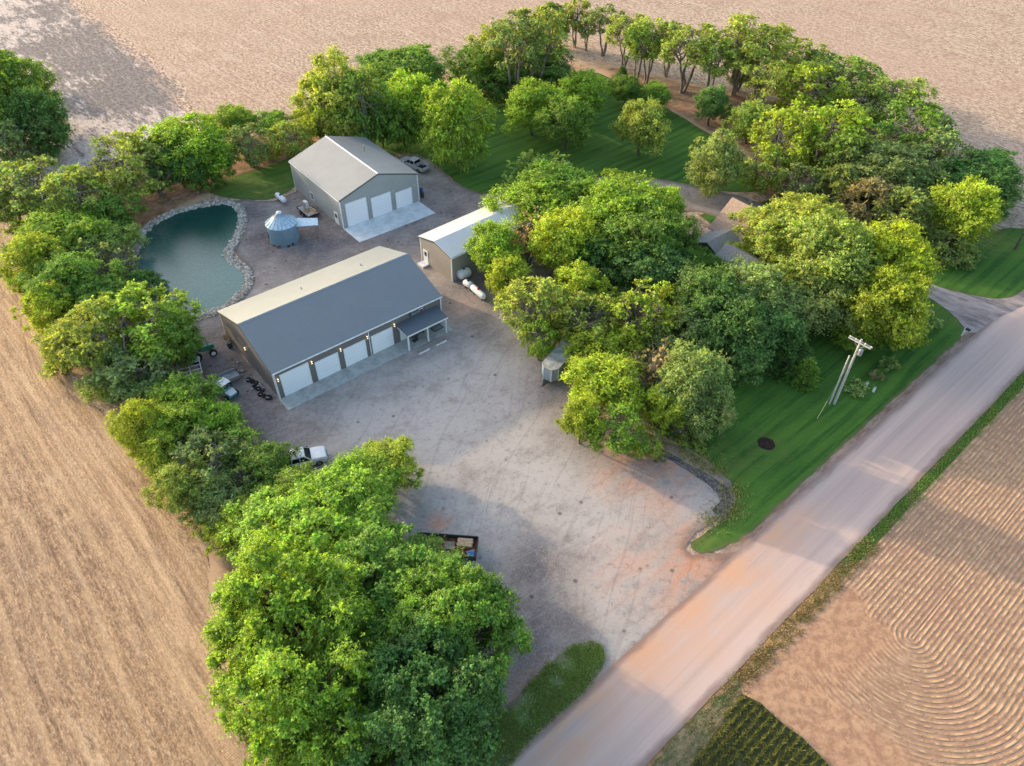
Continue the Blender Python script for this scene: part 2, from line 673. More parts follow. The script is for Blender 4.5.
c = n.mix(n.rng(gr, 0.38, 0.46, 0.5, 0), c, lin((232, 206, 176)))
wt = n.noise(1.5, 2, 0.5, n.co(R_(-50), (0.012, 1, 1), warp=2.5, wscale=0.03))
c = n.mix(n.rng(wt, 0.56, 0.64, 0, 0.16), c, lin((120, 96, 80)))
c = n.mix(n.rng(wt, 0.38, 0.45, 0.2, 0), c, lin((226, 198, 166)))
h = n.math('ADD', h, n.math('MULTIPLY', gr, 0.5))
td = n.math('ADD', n.attr('tdist'), n.math('MULTIPLY', n.noise(0.04, 1, 0.4), 5.0))
ln3 = n.math('ABSOLUTE', n.math('SUBTRACT', n.math('FRACT', n.math('DIVIDE', td, 2.3)), 0.5))
brk = n.rng(n.noise(0.25, 4, 0.6, n.co(TR, (0.3, 1, 1))), 0.42, 0.58)
lm = n.math('MULTIPLY', n.rng(ln3, 0.03, 0.10, 1, 0), brk)
c = n.mix(n.math('MULTIPLY', lm, 0.32), c, lin((120, 94, 76)))
lm2 = n.math('MULTIPLY', n.rng(ln3, 0.28, 0.40, 0, 1), brk)
c = n.mix(n.math('MULTIPLY', lm2, 0.28), c, lin((220, 190, 156)))
h = n.math('ADD', h, n.math('MULTIPLY', lm, -0.25))
M['dirt'] = n.out(c, 0.95, 0.1, 0, n.bump(h, 0.9, 0.16))
dirt = G([(-300, 250), (-20, 235), (18, 240), (30, 300), (60, 370), (110, 420), (150, 470), (205, 540), (215, 620), (235, 700), (280, 766), (330, 860), (250, 1000), (-300, 1000)])
trackc = G([(4, 235), (12, 300), (28, 370), (70, 440), (130, 520), (190, 620), (260, 760)])
trackx = G([(60, 150), (40, 235), (46, 300), (64, 360), (104, 425), (160, 510), (222, 610), (300, 760), (360, 900)])
sheet('dirt_field', dirt, 0.025, M['dirt'], 2, 0.5, 2.5, {'track': lambda X, Y: np.clip(1.5 - dist_poly_np(X, Y, trackc, False) / 2.6, 0, 1), 'tdist': lambda X, Y: dist_poly_np(X, Y, trackx, False)}, jsc=0.5)

# --- bare earth under the windbreak rows
n = NT('bare_earth')
a = n.noise(0.9, 6, 0.7)
b = n.noise(0.12, 4, 0.6)
lf = n.vor(5)
c = n.mix(n.rng(a, 0.3, 0.7), lin((118, 94, 78)), lin((172, 142, 118)))
c = n.mix(n.rng(b, 0.5, 0.65, 0, 0.7), c, lin((170, 124, 98)))
c = n.mix(n.rng(n.noise(0.5, 5), 0.52, 0.66, 0, 0.6), c, lin((84, 92, 52)))
e = n.attr('edge')
ed = n.math('ADD', n.math('DIVIDE', e, 3.5), n.math('SUBTRACT', n.noise(0.7, 6, 0.75), 0.5))
c = n.mix(n.rng(ed, 0.1, 0.6, 1, 0), c, lin((196, 164, 134)))
M['earth'] = n.out(c, 0.95, 0.1, 0, n.bump(a, 0.6, 0.1))
earth_px = [(20, 235), (30, 300), (60, 365), (112, 415), (150, 465), (205, 535), (214, 620), (236, 700), (290, 766), (400, 850), (560, 830), (470, 700), (400, 500),
            (290, 480), (240, 420), (190, 360), (190, 300), (150, 290), (135, 235), (200, 200), (290, 170), (330, 130), (420, 80), (500, 90), (590, 68), (680, 118), (740, 150), (770, 200),
            (830, 240), (930, 262), (965, 262), (985, 240), (1002, 200), (960, 165), (930, 140), (880, 120), (800, 105), (720, 90), (640, 72), (600, 62), (560, 62), (490, 78), (420, 70), (360, 92), (300, 118), (200, 150), (110, 180), (40, 215)]
sheet('bare_earth', G(earth_px), 0.035, M['earth'], 1.5, 0.8, 3, jsc=0.35)

# --- lawns
n = NT('mown_lawn')
str1 = n.wave(0.17, n.co(ROAD_A, (1, 1, 1), warp=2.5, wscale=0.06), 1.5, 'SIN', 'Y', 2, 0.5)
strk = n.noise(0.9, 4, 0.6, n.co(ROAD_A, (0.05, 1, 1)))
bl = n.noise(6.0, 4, 0.8)
md = n.noise(0.35, 5, 0.7)
e = n.attr('edge')
c = n.mix(n.rng(str1, 0.3, 0.7), (0.044, 0.125, 0.020), (0.074, 0.178, 0.026))
c = n.mix(n.rng(strk, 0.46, 0.60, 0, 0.7), c, (0.115, 0.235, 0.034))
c = n.mix(n.rng(n.noise(1.8, 2, 0.5, n.co(ROAD_A, (0.02, 1, 1))), 0.48, 0.60, 0, 0.5), c, (0.10, 0.205, 0.032))
c = n.mix(n.rng(md, 0.48, 0.7, 0, 0.5), c, (0.10, 0.21, 0.035))
c = n.mix(n.rng(n.noise(1.3, 6, 0.85), 0.54, 0.66, 0, 0.4), c, (0.14, 0.23, 0.05))
c = n.mix(n.rng(bl, 0.3, 0.7, 0, 0.35), c, (0.012, 0.05, 0.012))
c = n.mix(n.math('MULTIPLY', n.attr('dry'), n.rng(n.noise(0.8, 5, 0.7), 0.32, 0.6)), c, (0.17, 0.19, 0.05))
ed = n.math('ADD', n.math('DIVIDE', e, 0.9), n.math('SUBTRACT', n.noise(1.4, 5, 0.75), 0.5))
c = n.mix(n.rng(ed, 0.05, 0.5, 0.75, 0), c, n.mix(n.rng(md, 0.4, 0.6), (0.11, 0.12, 0.04), (0.19, 0.15, 0.09)))
M['lawn'] = n.out(c, 0.9, 0.15, 0, n.bump(bl, 0.5, 0.04))
dry_l = lambda lst: {'dry': (lambda X, Y: blobs(X, Y, lst))}
lawn_n = [(205, 192), (232, 176), (290, 160), (350, 120), (420, 92), (470, 92), (500, 95), (560, 80), (588, 68), (640, 92), (690, 122), (735, 150), (775, 188), (745, 193), (700, 190), (668, 180), (632, 178),
          (600, 178), (560, 176), (520, 190), (486, 196), (466, 189), (450, 178), (432, 162), (412, 152), (400, 158), (300, 178), (293, 190), (272, 200), (246, 200), (225, 198)]
sheet('lawn_north', smooth_poly(G(lawn_n), 1), 0.05, M['lawn'], 1.2, 0.25, 2.5, dry_l([(265, 192, 5, .8), (240, 188, 5, .5), (290, 180, 3, .6), (600, 150, 9, .2)]), jsc=0.7)
lawn_e = [(688, 545), (700, 536), (735, 510), (736, 490), (715, 466), (690, 448), (660, 436), (640, 400), (700, 350), (760, 330), (800, 290), (870, 270), (905, 286), (925, 293), (950, 310), (966, 324), (963, 336),
          (958, 341), (934, 363), (890, 403), (845, 444), (800, 486), (770, 515), (745, 538), (714, 552), (696, 554)]
sheet('lawn_east', smooth_poly(G(lawn_e), 1), 0.05, M['lawn'], 0.8, 0.2, 2.0, dry_l([(690, 462, 3, .7), (722, 505, 3, .8), (700, 535, 2.5, .8), (735, 455, 3.5, .5), (720, 475, 3, .5), (765, 448, 3, .4), (965, 322, 2, .9), (938, 312, 3, .5)]), jsc=0.9)
lawn_ne = [(770, 200), (800, 212), (850, 240), (905, 262), (955, 250), (985, 232), (1010, 228), (1060, 232), (1120, 215), (1090, 245), (1024, 293), (1000, 300), (975, 297), (945, 289), (912, 279), (880, 262), (800, 240), (745, 220), (720, 232), (700, 216), (712, 206), (745, 206)]
sheet('lawn_far', G(lawn_ne), 0.05, M['lawn'], 1.0, 0.25, 2.5, dry_l([(985, 240, 5, .8), (1000, 236, 4, .6)]), jsc=0.7)

# --- gravel yard
n = NT('gravel_yard')
e = n.attr('edge')
dk = n.attr('dark')
og = n.attr('orange')
pl = n.attr('pale')
fine = n.noise(7, 4, 0.85)
cl = n.noise(1.7, 6, 0.75)
mid = n.noise(0.22, 7, 0.68, n.co(0, (1, 1, 1), warp=2.5, wscale=0.1))
arc = n.noise(0.9, 4, 0.6, n.co(ROAD_A, (0.10, 1, 1), warp=7, wscale=0.045))
c = n.mix(n.rng(mid, 0.32, 0.68), lin((138, 127, 120)), lin((176, 166, 158)))
c = n.mix(n.math('MULTIPLY', pl, n.rng(mid, 0.3, 0.55, 0.35, 1)), c, lin((184, 176, 170)))
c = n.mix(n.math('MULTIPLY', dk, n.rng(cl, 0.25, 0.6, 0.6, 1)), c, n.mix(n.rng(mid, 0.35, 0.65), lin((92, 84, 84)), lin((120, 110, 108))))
c = n.mix(n.math('MULTIPLY', og, n.rng(n.math('ADD', n.math('MULTIPLY', mid, 0.6), n.math('MULTIPLY', arc, 0.4)), 0.38, 0.58)), c, lin((202, 142, 108)))
c = n.mix(n.rng(arc, 0.54, 0.70, 0, 0.28), c, lin((124, 114, 112)))
c = n.mix(n.rng(cl, 0.56, 0.72, 0, 0.4), c, lin((112, 102, 98)))
c = n.mix(n.rng(fine, 0.45, 0.75, 0, 0.45), c, lin((206, 198, 192)))
c = n.mix(n.rng(fine, 0.24, 0.40, 0.5, 0), c, lin((88, 80, 78)))
sp = n.noise(1.3, 8, 0.85)
c = n.mix(n.rng(sp, 0.53, 0.62, 0, 0.45), c, lin((104, 96, 94)))
c = n.mix(n.rng(n.noise(1.1, 7, 0.85, n.co(R_(30), (1, 1.4, 1))), 0.54, 0.64, 0, 0.3), c, lin((198, 190, 184)))
vs_ = n.vor(0.42)
c = n.mix(n.rng(vs_, 0.05, 0.13, 0.7, 0), c, lin((74, 64, 60)))
tk1 = n.noise(2.2, 3, 0.5, n.co(R_(75), (0.03, 1, 1), warp=9, wscale=0.035))
c = n.mix(n.rng(tk1, 0.58, 0.66, 0, 0.2), c, lin((118, 108, 106)))
tk2 = n.noise(2.2, 3, 0.5, n.co(R_(35), (0.03, 1, 1), warp=9, wscale=0.03))
c = n.mix(n.rng(tk2, 0.58, 0.68, 0, 0.12), c, lin((200, 192, 188)))
ed = n.math('ADD', n.math('DIVIDE', e, 2.0), n.math('SUBTRACT', n.noise(0.8, 5, 0.7), 0.5))
c = n.mix(n.rng(ed, 0.05, 0.6, 0.6, 0), c, lin((112, 94, 82)))
M['gravel'] = n.out(c, 0.93, 0.15, 0, n.bump(n.math('ADD', fine, n.math('MULTIPLY', cl, 0.8)), 0.4, 0.05))
yard = [(205, 202), (245, 200), (272, 202), (296, 192), (300, 182), (405, 152), (430, 160), (452, 180), (468, 190), (488, 197), (530, 190), (560, 176), (600, 178), (640, 176), (685, 184), (740, 196), (790, 216), (800, 240), (740, 224), (700, 212),
        (665, 212), (640, 230), (560, 260), (540, 330), (590, 420), (640, 438), (680, 446), (708, 464), (730, 482), (735, 502), (716, 520), (690, 538), (684, 548), (694, 556), (735, 552),
        (720, 580), (640, 650), (600, 690), (560, 720), (530, 745), (515, 766), (470, 830), (380, 760), (440, 620), (340, 480), (285, 470), (245, 425), (215, 395), (185, 345), (196, 318), (236, 290), (250, 270), (232, 248), (240, 212), (215, 205)]
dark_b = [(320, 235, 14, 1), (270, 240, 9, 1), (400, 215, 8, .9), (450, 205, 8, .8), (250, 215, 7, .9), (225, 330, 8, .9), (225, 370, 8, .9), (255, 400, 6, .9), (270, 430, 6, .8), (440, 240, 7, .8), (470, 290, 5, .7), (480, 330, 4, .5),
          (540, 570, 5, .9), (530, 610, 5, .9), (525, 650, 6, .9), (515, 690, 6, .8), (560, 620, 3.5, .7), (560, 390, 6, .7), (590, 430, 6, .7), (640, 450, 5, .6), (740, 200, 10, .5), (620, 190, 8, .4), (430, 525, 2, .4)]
orange_b = [(690, 570, 5, 1), (715, 570, 4, 1), (640, 450, 4, .9), (672, 470, 5, .9), (625, 455, 3, .8), (700, 555, 5, 1), (660, 490, 5, .6), (640, 570, 6, .5), (620, 480, 4, .6), (440, 523, 1.6, .9), (500, 225, 4, .5), (700, 600, 5, 1), (560, 720, 5, 1), (460, 310, 3, .4)]
pale_b = [(430, 440, 14, 1), (480, 390, 12, .9), (540, 470, 12, 1), (600, 520, 10, 1), (690, 500, 5, 1), (620, 580, 9, 1), (480, 510, 8, .8), (500, 340, 7, .5), (640, 640, 6, .7), (370, 440, 8, .5)]
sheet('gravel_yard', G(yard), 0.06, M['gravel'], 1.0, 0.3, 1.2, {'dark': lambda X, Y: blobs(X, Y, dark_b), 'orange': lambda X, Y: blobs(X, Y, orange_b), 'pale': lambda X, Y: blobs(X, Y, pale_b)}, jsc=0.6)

# dark rock edging strip along the east side of the yard
strip_c = G([(655, 448), (670, 457), (688, 468), (706, 478), (722, 490), (728, 503), (718, 515)])
L_, R__ = [], []
for i, p in enumerate(strip_c):
    a = Vector(strip_c[max(0, i - 1)])
    b = Vector(strip_c[min(len(strip_c) - 1, i + 1)])
    d = (b - a).normalized()
    w_ = 0.35 + 0.07 * i
    L_.append((p[0] - d.y * w_, p[1] + d.x * w_))
    R__.append((p[0] + d.y * w_, p[1] - d.x * w_))
n = NT('edging_gravel')
a = n.vor(3.0)
c = n.mix(n.rng(a, 0.2, 0.6), lin((128, 120, 116)), lin((92, 86, 86)))
c = n.mix(n.rng(n.noise(1.2, 5), 0.5, 0.65, 0, 0.7), c, lin((136, 124, 116)))
M['edging'] = n.out(c, 0.95, 0.1, 0, n.bump(a, 0.7, 0.08))
sheet('edging_path', L_ + R__[::-1], 0.075, M['edging'], 0.6, 0.2, 1.0, jsc=1.0)

# --- county road
rl = Vector(g(520, 750))
rr = Vector(g(645, 766))
off_l = rl.dot(ndir)
off_r = rr.dot(ndir)
mid_ = (off_l + off_r) / 2


def road_pt(s, o):
    p = tdir * s + ndir * o
    return (p.x, p.y)


n = NT('gravel_road')
e = n.attr('edge')
og = n.attr('orange')
rut = n.noise(0.75, 3, 0.5, n.co(ROAD_A, (0.015, 1, 1), warp=0.5, wscale=0.05))
rut2 = n.noise(3.0, 3, 0.6, n.co(ROAD_A, (0.012, 1, 1)))
fine = n.noise(6, 4, 0.8)
md = n.noise(0.3, 6, 0.7, n.co(ROAD_A, (0.25, 1, 1)))
c = n.mix(n.rng(rut, 0.35, 0.65), lin((192, 168, 158)), lin((208, 182, 170)))
c = n.mix(n.rng(rut2, 0.54, 0.66, 0, 0.25), c, lin((160, 144, 138)))
c = n.mix(n.rng(md, 0.56, 0.72, 0, 0.35), c, lin((160, 146, 144)))
c = n.mix(n.math('MULTIPLY', og, n.rng(n.noise(0.4, 5, 0.7, n.co(ROAD_A, (0.2, 1, 1))), 0.34, 0.52)), c, lin((212, 166, 136)))
c = n.mix(n.rng(fine, 0.5, 0.8, 0, 0.25), c, lin((216, 198, 188)))
ed = n.math('ADD', n.math('DIVIDE', e, 1.2), n.math('SUBTRACT', n.noise(0.7, 5, 0.7, n.co(ROAD_A, (0.3, 1, 1))), 0.5))
c = n.mix(n.rng(ed, 0.1, 0.7, 0.75, 0), c, lin((134, 112, 104)))
M['road'] = n.out(c, 0.93, 0.15, 0, n.bump(n.math('ADD', n.math('MULTIPLY', fine, 0.6), n.math('MULTIPLY', n.math('ADD', rut, rut2), 0.4)), 0.3, 0.04))
Prd = [road_pt(-60, off_r), road_pt(260, off_r)] + [road_pt(260, off_l), road_pt(-60, off_l)]
sheet('road', Prd, 0.075, M['road'], 1.5, 0.12, 2.0, {'orange': lambda X, Y: blobs(X, Y, [(560, 740, 4, .9), (590, 700, 3, .9), (640, 650, 4, 1), (690, 610, 4, 1), (730, 570, 4, 1), (770, 530, 3, 1), (700, 640, 3, .6), (790, 510, 3, .8), (1000, 290, 3, .4), (750, 590, 4, .5)])}, jsc=0.5)

n = NT('shoulder_gravel')
a = n.noise(1.2, 6, 0.75, n.co(ROAD_A, (0.3, 1, 1)))
M['shoulder'] = n.out(n.mix(n.rng(a, 0.35, 0.65), lin((128, 104, 88)), lin((170, 148, 132))), 0.95, 0.1, 0, n.bump(a, 0.5, 0.06))
sheet('road_shoulder', [road_pt(-60, off_l - 0.3), road_pt(260, off_l - 0.3), road_pt(260, off_l + 1.0), road_pt(-60, off_l + 1.0)], 0.045, M['shoulder'], 1.5, 0.2, 2.0, jsc=0.5)

# driveways joining the road
n = NT('drive_gravel')
e = n.attr('edge')
a = n.noise(0.8, 6, 0.75, n.co(R_(-40), (0.25, 1, 1)))
f = n.noise(7, 4, 0.8)
c = n.mix(n.rng(a, 0.35, 0.65), lin((126, 114, 112)), lin((182, 168, 162)))
c = n.mix(n.rng(f, 0.5, 0.8, 0, 0.4), c, lin((204, 194, 188)))
c = n.mix(n.rng(n.noise(0.7, 5), 0.55, 0.7, 0, 0.5), c, lin((110, 100, 98)))
M['drive'] = n.out(c, 0.93, 0.15, 0, n.bump(n.math('ADD', f, a), 0.4, 0.05))
drv = [(880, 268), (915, 279), (950, 291), (985, 299), (1012, 299), (1030, 290), (1036, 300), (990, 322), (972, 336), (966, 330), (955, 316), (930, 297), (905, 290), (870, 276)]
sheet('driveway', smooth_poly(G(drv), 1), 0.085, M['drive'], 0.8, 0.15, 1.5, jsc=0.8)

# --- verge strip and field east of the road
n = NT('verge_earth')
a = n.noise(0.8, 6, 0.75, n.co(ROAD_A, (0.3, 1, 1)))
f = n.noise(5, 4, 0.8)
gm = n.attr('green')
c = n.mix(n.rng(a, 0.35, 0.65), lin((142, 108, 78)), lin((204, 160, 118)))
c = n.mix(n.rng(f, 0.45, 0.7, 0, 0.5), c, lin((120, 92, 70)))
c = n.mix(n.math('MULTIPLY', gm, n.rng(a, 0.30, 0.50)), c, (0.07, 0.13, 0.03))
M['verge'] = n.out(c, 0.95, 0.1, 0, n.bump(n.math('ADD', a, f), 0.6, 0.12))


def along(px, py):
    p = Vector(g(px, py))
    return p.dot(tdir), p.dot(ndir)


VW = 1.5
Pv = [road_pt(-60, off_r + 0.3), road_pt(260, off_r + 0.3), road_pt(260, off_r - VW), road_pt(-60, off_r - VW)]
s830 = along(830, 570)[0]
s_crop = along(722, 700)[0]
sheet('verge_strip', Pv, 0.045, M['verge'], 1.5, 0.5, 2.0, {'green': lambda X, Y: np.clip((X * tdir.x + Y * tdir.y - s830) / 4 + 0.35, 0.15, 1)}, jsc=0.5)

# tilled field with curved drill rows
n = NT('tilled_field')
Cc = Vector(g(912, 638))
_tc = n.n('ShaderNodeTexCoord')
_vm = n.n('ShaderNodeVectorMath', operation='SUBTRACT')
n.t.links.new(_tc.outputs['Object'], _vm.inputs[0])
_vm.inputs[1].default_value = (Cc.x, Cc.y, 0)
_vr = n.n('ShaderNodeVectorRotate', rotation_type='Z_AXIS')
n.t.links.new(_vm.outputs[0], _vr.inputs['Vector'])
_vr.inputs['Angle'].default_value = -ROAD_A
_sp = n.n('ShaderNodeSeparateXYZ')
n.t.links.new(_vr.outputs[0], _sp.inputs[0])
_mx = n.math('MINIMUM', _sp.outputs[0], 0.0)
rw = n.math('SQRT', n.math('ADD', n.math('MULTIPLY', _mx, _mx), n.math('MULTIPLY', _sp.outputs[1], _sp.outputs[1])))
hd = n.attr('head')
wob = n.noise(0.5, 4, 0.6)
ph = n.math('ADD', rw, n.math('MULTIPLY', wob, 0.02))
PER = 0.44
fr = n.math('SINE', n.math('MULTIPLY', ph, 2 * math.pi / PER))
row = n.rng(fr, -0.6, 0.9)
gap = n.math('MULTIPLY', n.rng(n.noise(1.1, 6, 0.75), 0.38, 0.56, 0.1, 1), n.rng(rw, 0.0, 0.2))
row = n.math('MULTIPLY', row, gap)
crust = n.noise(1.2, 6, 0.75)
lg = n.noise(0.09, 4, 0.6)
c = n.mix(n.rng(crust, 0.35, 0.65), lin((154, 122, 102)), lin((190, 156, 130)))
c = n.mix(n.rng(lg, 0.4, 0.65, 0, 0.6), c, lin((164, 128, 110)))
stripe = n.math('MULTIPLY', row, n.math('SUBTRACT', 1.0, hd))
c = n.mix(n.math('MULTIPLY', stripe, 0.62), c, lin((242, 204, 156)))  # pale gold paints low sunlight on the row crests into the colour
c = n.mix(n.rng(hd, 0.2, 1.0, 0, 0.45), c, n.mix(n.rng(crust, 0.4, 0.6), lin((176, 132, 100)), lin((206, 162, 122))))
c = n.mix(n.rng(n.noise(3.2, 5, 0.8), 0.58, 0.72, 0, 0.5), c, lin((122, 92, 76)))
h = n.math('ADD', n.math('MULTIPLY', stripe, 1.1), n.math('MULTIPLY', n.noise(2.4, 6, 0.8), 0.55))
M['tilled'] = n.out(c, 0.95, 0.1, 0, n.bump(h, 1.0, 0.12))
eps = 1e-6




def head_fn(X, Y):
    # smooth headland strip next to the standing crop
    a, b = Vector(g(768, 682)), Vector(g(900, 790))
    d = (b - a).normalized()
    nn = Vector((-d.y, d.x))
    q = (X - a.x) * nn.x + (Y - a.y) * nn.y
    h_ = np.clip(1.0 - (q - 2.6) / 1.2, 0, 1)
    rx, ry = X - Cc.x, Y - Cc.y
    s_ = rx * tdir.x + ry * tdir.y
    o_ = rx * ndir.x + ry * ndir.y
    ang_ = np.degrees(np.arctan2(o_, -s_))
    bare = np.where((s_ < 0) & (o_ > 0), np.clip((ang_ + 8) / 34, 0, 1), 0) * 1.1
    return np.clip(np.maximum(h_, bare), 0, 1)


fo = off_r - VW + 0.4
Pf = [road_pt(-60, fo), road_pt(220, fo), road_pt(220, fo - 130), road_pt(-60, fo - 130)]
sheet('tilled_field', Pf, 0.055, M['tilled'], 3, 0.3, 1.6, {'head': head_fn}, jsc=0.4)

# verge at the bottom between yard and road: rough grass tongue
n = NT('rough_grass_ground')
a = n.noise(1.2, 6, 0.75, n.co(ROAD_A, (0.4, 1, 1)))
b = n.noise(5, 4, 0.8)
e = n.attr('edge')
c = n.mix(n.rng(a, 0.35, 0.65), (0.15, 0.22, 0.08), (0.25, 0.33, 0.12))
c = n.mix(n.rng(b, 0.4, 0.7, 0, 0.5), c, (0.07, 0.11, 0.035))
c = n.mix(n.rng(n.noise(0.7, 5), 0.52, 0.68, 0, 0.6), c, (0.17, 0.14, 0.10))
ed = n.math('ADD', n.math('DIVIDE', e, 1.4), n.math('SUBTRACT', n.noise(1.0, 5, 0.7), 0.5))
c = n.mix(n.rng(ed, 0.05, 0.6, 0.8, 0), c, lin((132, 116, 104)))
M['rough_ground'] = n.out(c, 0.95, 0.1, 0, n.bump(n.math('ADD', a, b), 0.6, 0.1))
tongue_px = [(597, 640), (604, 650), (602, 668), (585, 690), (560, 712), (535, 735), (510, 762), (490, 800), (440, 860), (400, 800), (470, 745), (500, 715), (525, 690), (550, 663), (575, 644)]
TONGUE = smooth_poly(G(tongue_px), 1)
sheet('grass_verge', TONGUE, 0.09, M['rough_ground'], 0.8, 0.3, 1.2, jsc=0.8)

crop_px = [(741, 694), (760, 705), (800, 738), (836, 772), (960, 880), (600, 900), (690, 768), (716, 730)]
CROP = G(crop_px)
n = NT('crop_soil')
a = n.noise(2.0, 5, 0.7)
M['crop_soil'] = n.out(n.mix(n.rng(a, 0.3, 0.7), (0.045, 0.055, 0.022), (0.11, 0.115, 0.045)), 0.95, 0.1, 0, n.bump(a, 0.5, 0.05))
sheet('crop_ground', CROP, 0.075, M['crop_soil'], 1.0, 0.25, 2.0, jsc=0.8)

weedy = G([(739, 678), (743, 693), (716, 731), (690, 769), (630, 850), (540, 850), (648, 770), (700, 712)])
n = NT('weedy_verge_ground')
a = n.noise(1.0, 6, 0.8, n.co(ROAD_A, (0.4, 1, 1)))
b = n.noise(5, 4, 0.8)
c = n.mix(n.rng(a, 0.38, 0.62), (0.10, 0.12, 0.05), (0.36, 0.27, 0.16))
c = n.mix(n.rng(b, 0.45, 0.7, 0, 0.5), c, (0.07, 0.075, 0.035))
M['weedy'] = n.out(c, 0.95, 0.1, 0, n.bump(n.math('ADD', a, b), 0.7, 0.1))
sheet('weedy_verge', weedy, 0.082, M['weedy'], 0.8, 0.3, 1.5, jsc=0.8)

# mulch bed
n = NT('mulch')
a = n.noise(5, 5, 0.8)
M['mulch'] = n.out(n.mix(n.rng(a, 0.3, 0.7), (0.022, 0.014, 0.012), (0.075, 0.045, 0.035)), 0.95, 0.1, 0, n.bump(a, 0.9, 0.08))


def disc_poly(c, r, k=18):
    return [(c[0] + r * math.cos(2 * math.pi * i / k), c[1] + r * math.sin(2 * math.pi * i / k)) for i in range(k)]


sheet('mulch_bed', disc_poly(g(766, 444), 1.0), 0.07, M['mulch'], 0.3, 0.16, 0.5, jsc=1.5)

# --- pond
pond_px = [(141, 245), (146, 232), (158, 222), (175, 214), (198, 208), (215, 205), (230, 204), (238, 210), (240, 222), (236, 236), (227, 248), (224, 258), (234, 266), (244, 272), (246, 282), (240, 294), (228, 304), (212, 311), (196, 317), (170, 320), (140, 300), (128, 270)]
POND = smooth_poly(G(pond_px), 2)
n = NT('pond_water')
refl = n.attr('tree_reflection')
r1 = n.noise(2.2, 5, 0.7, n.co(R_(20), (1, 2.2, 1)))
r2 = n.noise(7, 3, 0.7)
c = n.mix(refl, (0.075, 0.175, 0.150), (0.010, 0.060, 0.050))  # the darker mix paints the trees' reflection into the water colour
c = n.mix(n.math('MULTIPLY', n.rng(r2, 0.5, 0.66), n.math('SUBTRACT', 0.6, n.math('MULTIPLY', refl, 0.5))), c, (0.26, 0.38, 0.34))  # pale ripple glints painted into the colour
M['water'] = n.out(c, 0.13, 0.45, 0, n.bump(n.math('ADD', r1, n.math('MULTIPLY', r2, 0.8)), 0.35, 0.035))
sheet('pond_water', POND, 0.10, M['water'], 1.0, 0.0, 1.5, {'tree_reflection': lambda X, Y: blobs(X, Y, [(200, 225, 13, 1), (170, 230, 9, .9), (215, 215, 9, 1)])})  # mask for the painted dark reflection of the trees
n = NT('pond_bank')
a = n.noise(1.5, 5, 0.7)
c = n.mix(n.rng(a, 0.35, 0.65), lin((136, 126, 112)), lin((168, 158, 142)))
M['bank'] = n.out(c, 0.95, 0.1, 0, n.bump(n.vor(2.5), 0.8, 0.2))
pc = Vector((sum(p[0] for p in POND) / len(POND), sum(p[1] for p in POND) / len(POND)))


mb = MB()
n_ = len(POND)
prof = [(-0.5, 0.06), (0.0, 0.11), (0.5, 0.20), (0.9, 0.14), (1.25, 0.065)]
loops = [offset_poly(POND, d) for d, _ in prof]
vs = []
for (d, z), lp in zip(prof, loops):
    vs += [(x, y, z) for x, y in lp]
fs = []
for k in range(len(prof) - 1):
    for i in range(n_):
        fs.append((k * n_ + i, k * n_ + (i + 1) % n_, (k + 1) * n_ + (i + 1) % n_, (k + 1) * n_ + i))
mb.add(vs, fs).build('pond_bank', 'bank', kind='structure')


# rock rim: thousands of loose stones
def stones(name, pts, mat, smin, smax, label, cat, seed=1):
    rs = random.Random(seed)
    base = []
    bm = bmesh.new()
    bmesh.ops.create_icosphere(bm, subdivisions=1, radius=1)
    bv = np.array([v.co[:] for v in bm.verts])
    bf = [[v.index for v in f.verts] for f in bm.faces]
    bm.free()
    V, Fc, C = [], [], []
    for (x, y, z) in pts:
        s_ = rs.uniform(smin, smax) * (1.5 if rs.random() < .12 else 1)
        a = rs.uniform(0, 6.28)
        k = np.array([s_ * rs.uniform(.8, 1.4), s_ * rs.uniform(.7, 1.1), s_ * rs.uniform(.5, .8)])
        jit = 1 + 0.22 * np.array([[rs.uniform(-1, 1)] for _ in bv])
        p = bv * jit * k
        ca, sa = math.cos(a), math.sin(a)
        q = np.stack([p[:, 0] * ca - p[:, 1] * sa + x, p[:, 0] * sa + p[:, 1] * ca + y, p[:, 2] + z], 1)
        o = len(V) * len(bv)
        V.append(q)
        Fc += [[i + o for i in f] for f in bf]
        b_ = rs.uniform(0.45, 1.15)
        C += [b_] * len(bv)
    me = bpy.data.meshes.new(name)
    me.from_pydata(np.concatenate(V).tolist(), [], Fc)
    me.attributes.new('tone', 'FLOAT', 'POINT').data.foreach_set('value', np.array(C, np.float32))
    me.materials.append(mat)
    o = bpy.data.objects.new(name, me)
    COL.objects.link(o)
    return tag(o, label, cat, kind='stuff')


n = NT('rip_rap')
t_ = n.attr('tone')
a = n.noise(3, 4)
c = n.mix(n.rng(a, 0.3, 0.7), lin((176, 170, 158)), lin((222, 214, 200)))
c = n.mix(t_, (0.10, 0.095, 0.09), c)
M['riprap'] = n.out(c, 0.95, 0.15)
rp = []
rs = random.Random(3)
for i in range(n_):
    a, b = Vector(POND[i]), Vector(POND[(i + 1) % n_])
    L = (b - a).length
    t = (b - a).normalized()
    nn = Vector((t.y, -t.x))
    if in_poly(a.x + nn.x * .1, a.y + nn.y * .1, POND):
        nn = -nn
    for k in range(int(L * 22)):
        d = rs.uniform(-0.3, 1.15 + 0.45 * noise.noise(Vector((a.x * .3, a.y * .3, 2))))
        p = a + t * rs.uniform(0, L) + nn * d
        rp.append((p.x, p.y, 0.10 + 0.12 * math.sin(max(0, min(1, d / 1.5)) * 3.14)))
stones('pond_rocks', rp, M['riprap'], 0.10, 0.23, 'ring of pale rounded rocks lining the pond shore', 'rocks')


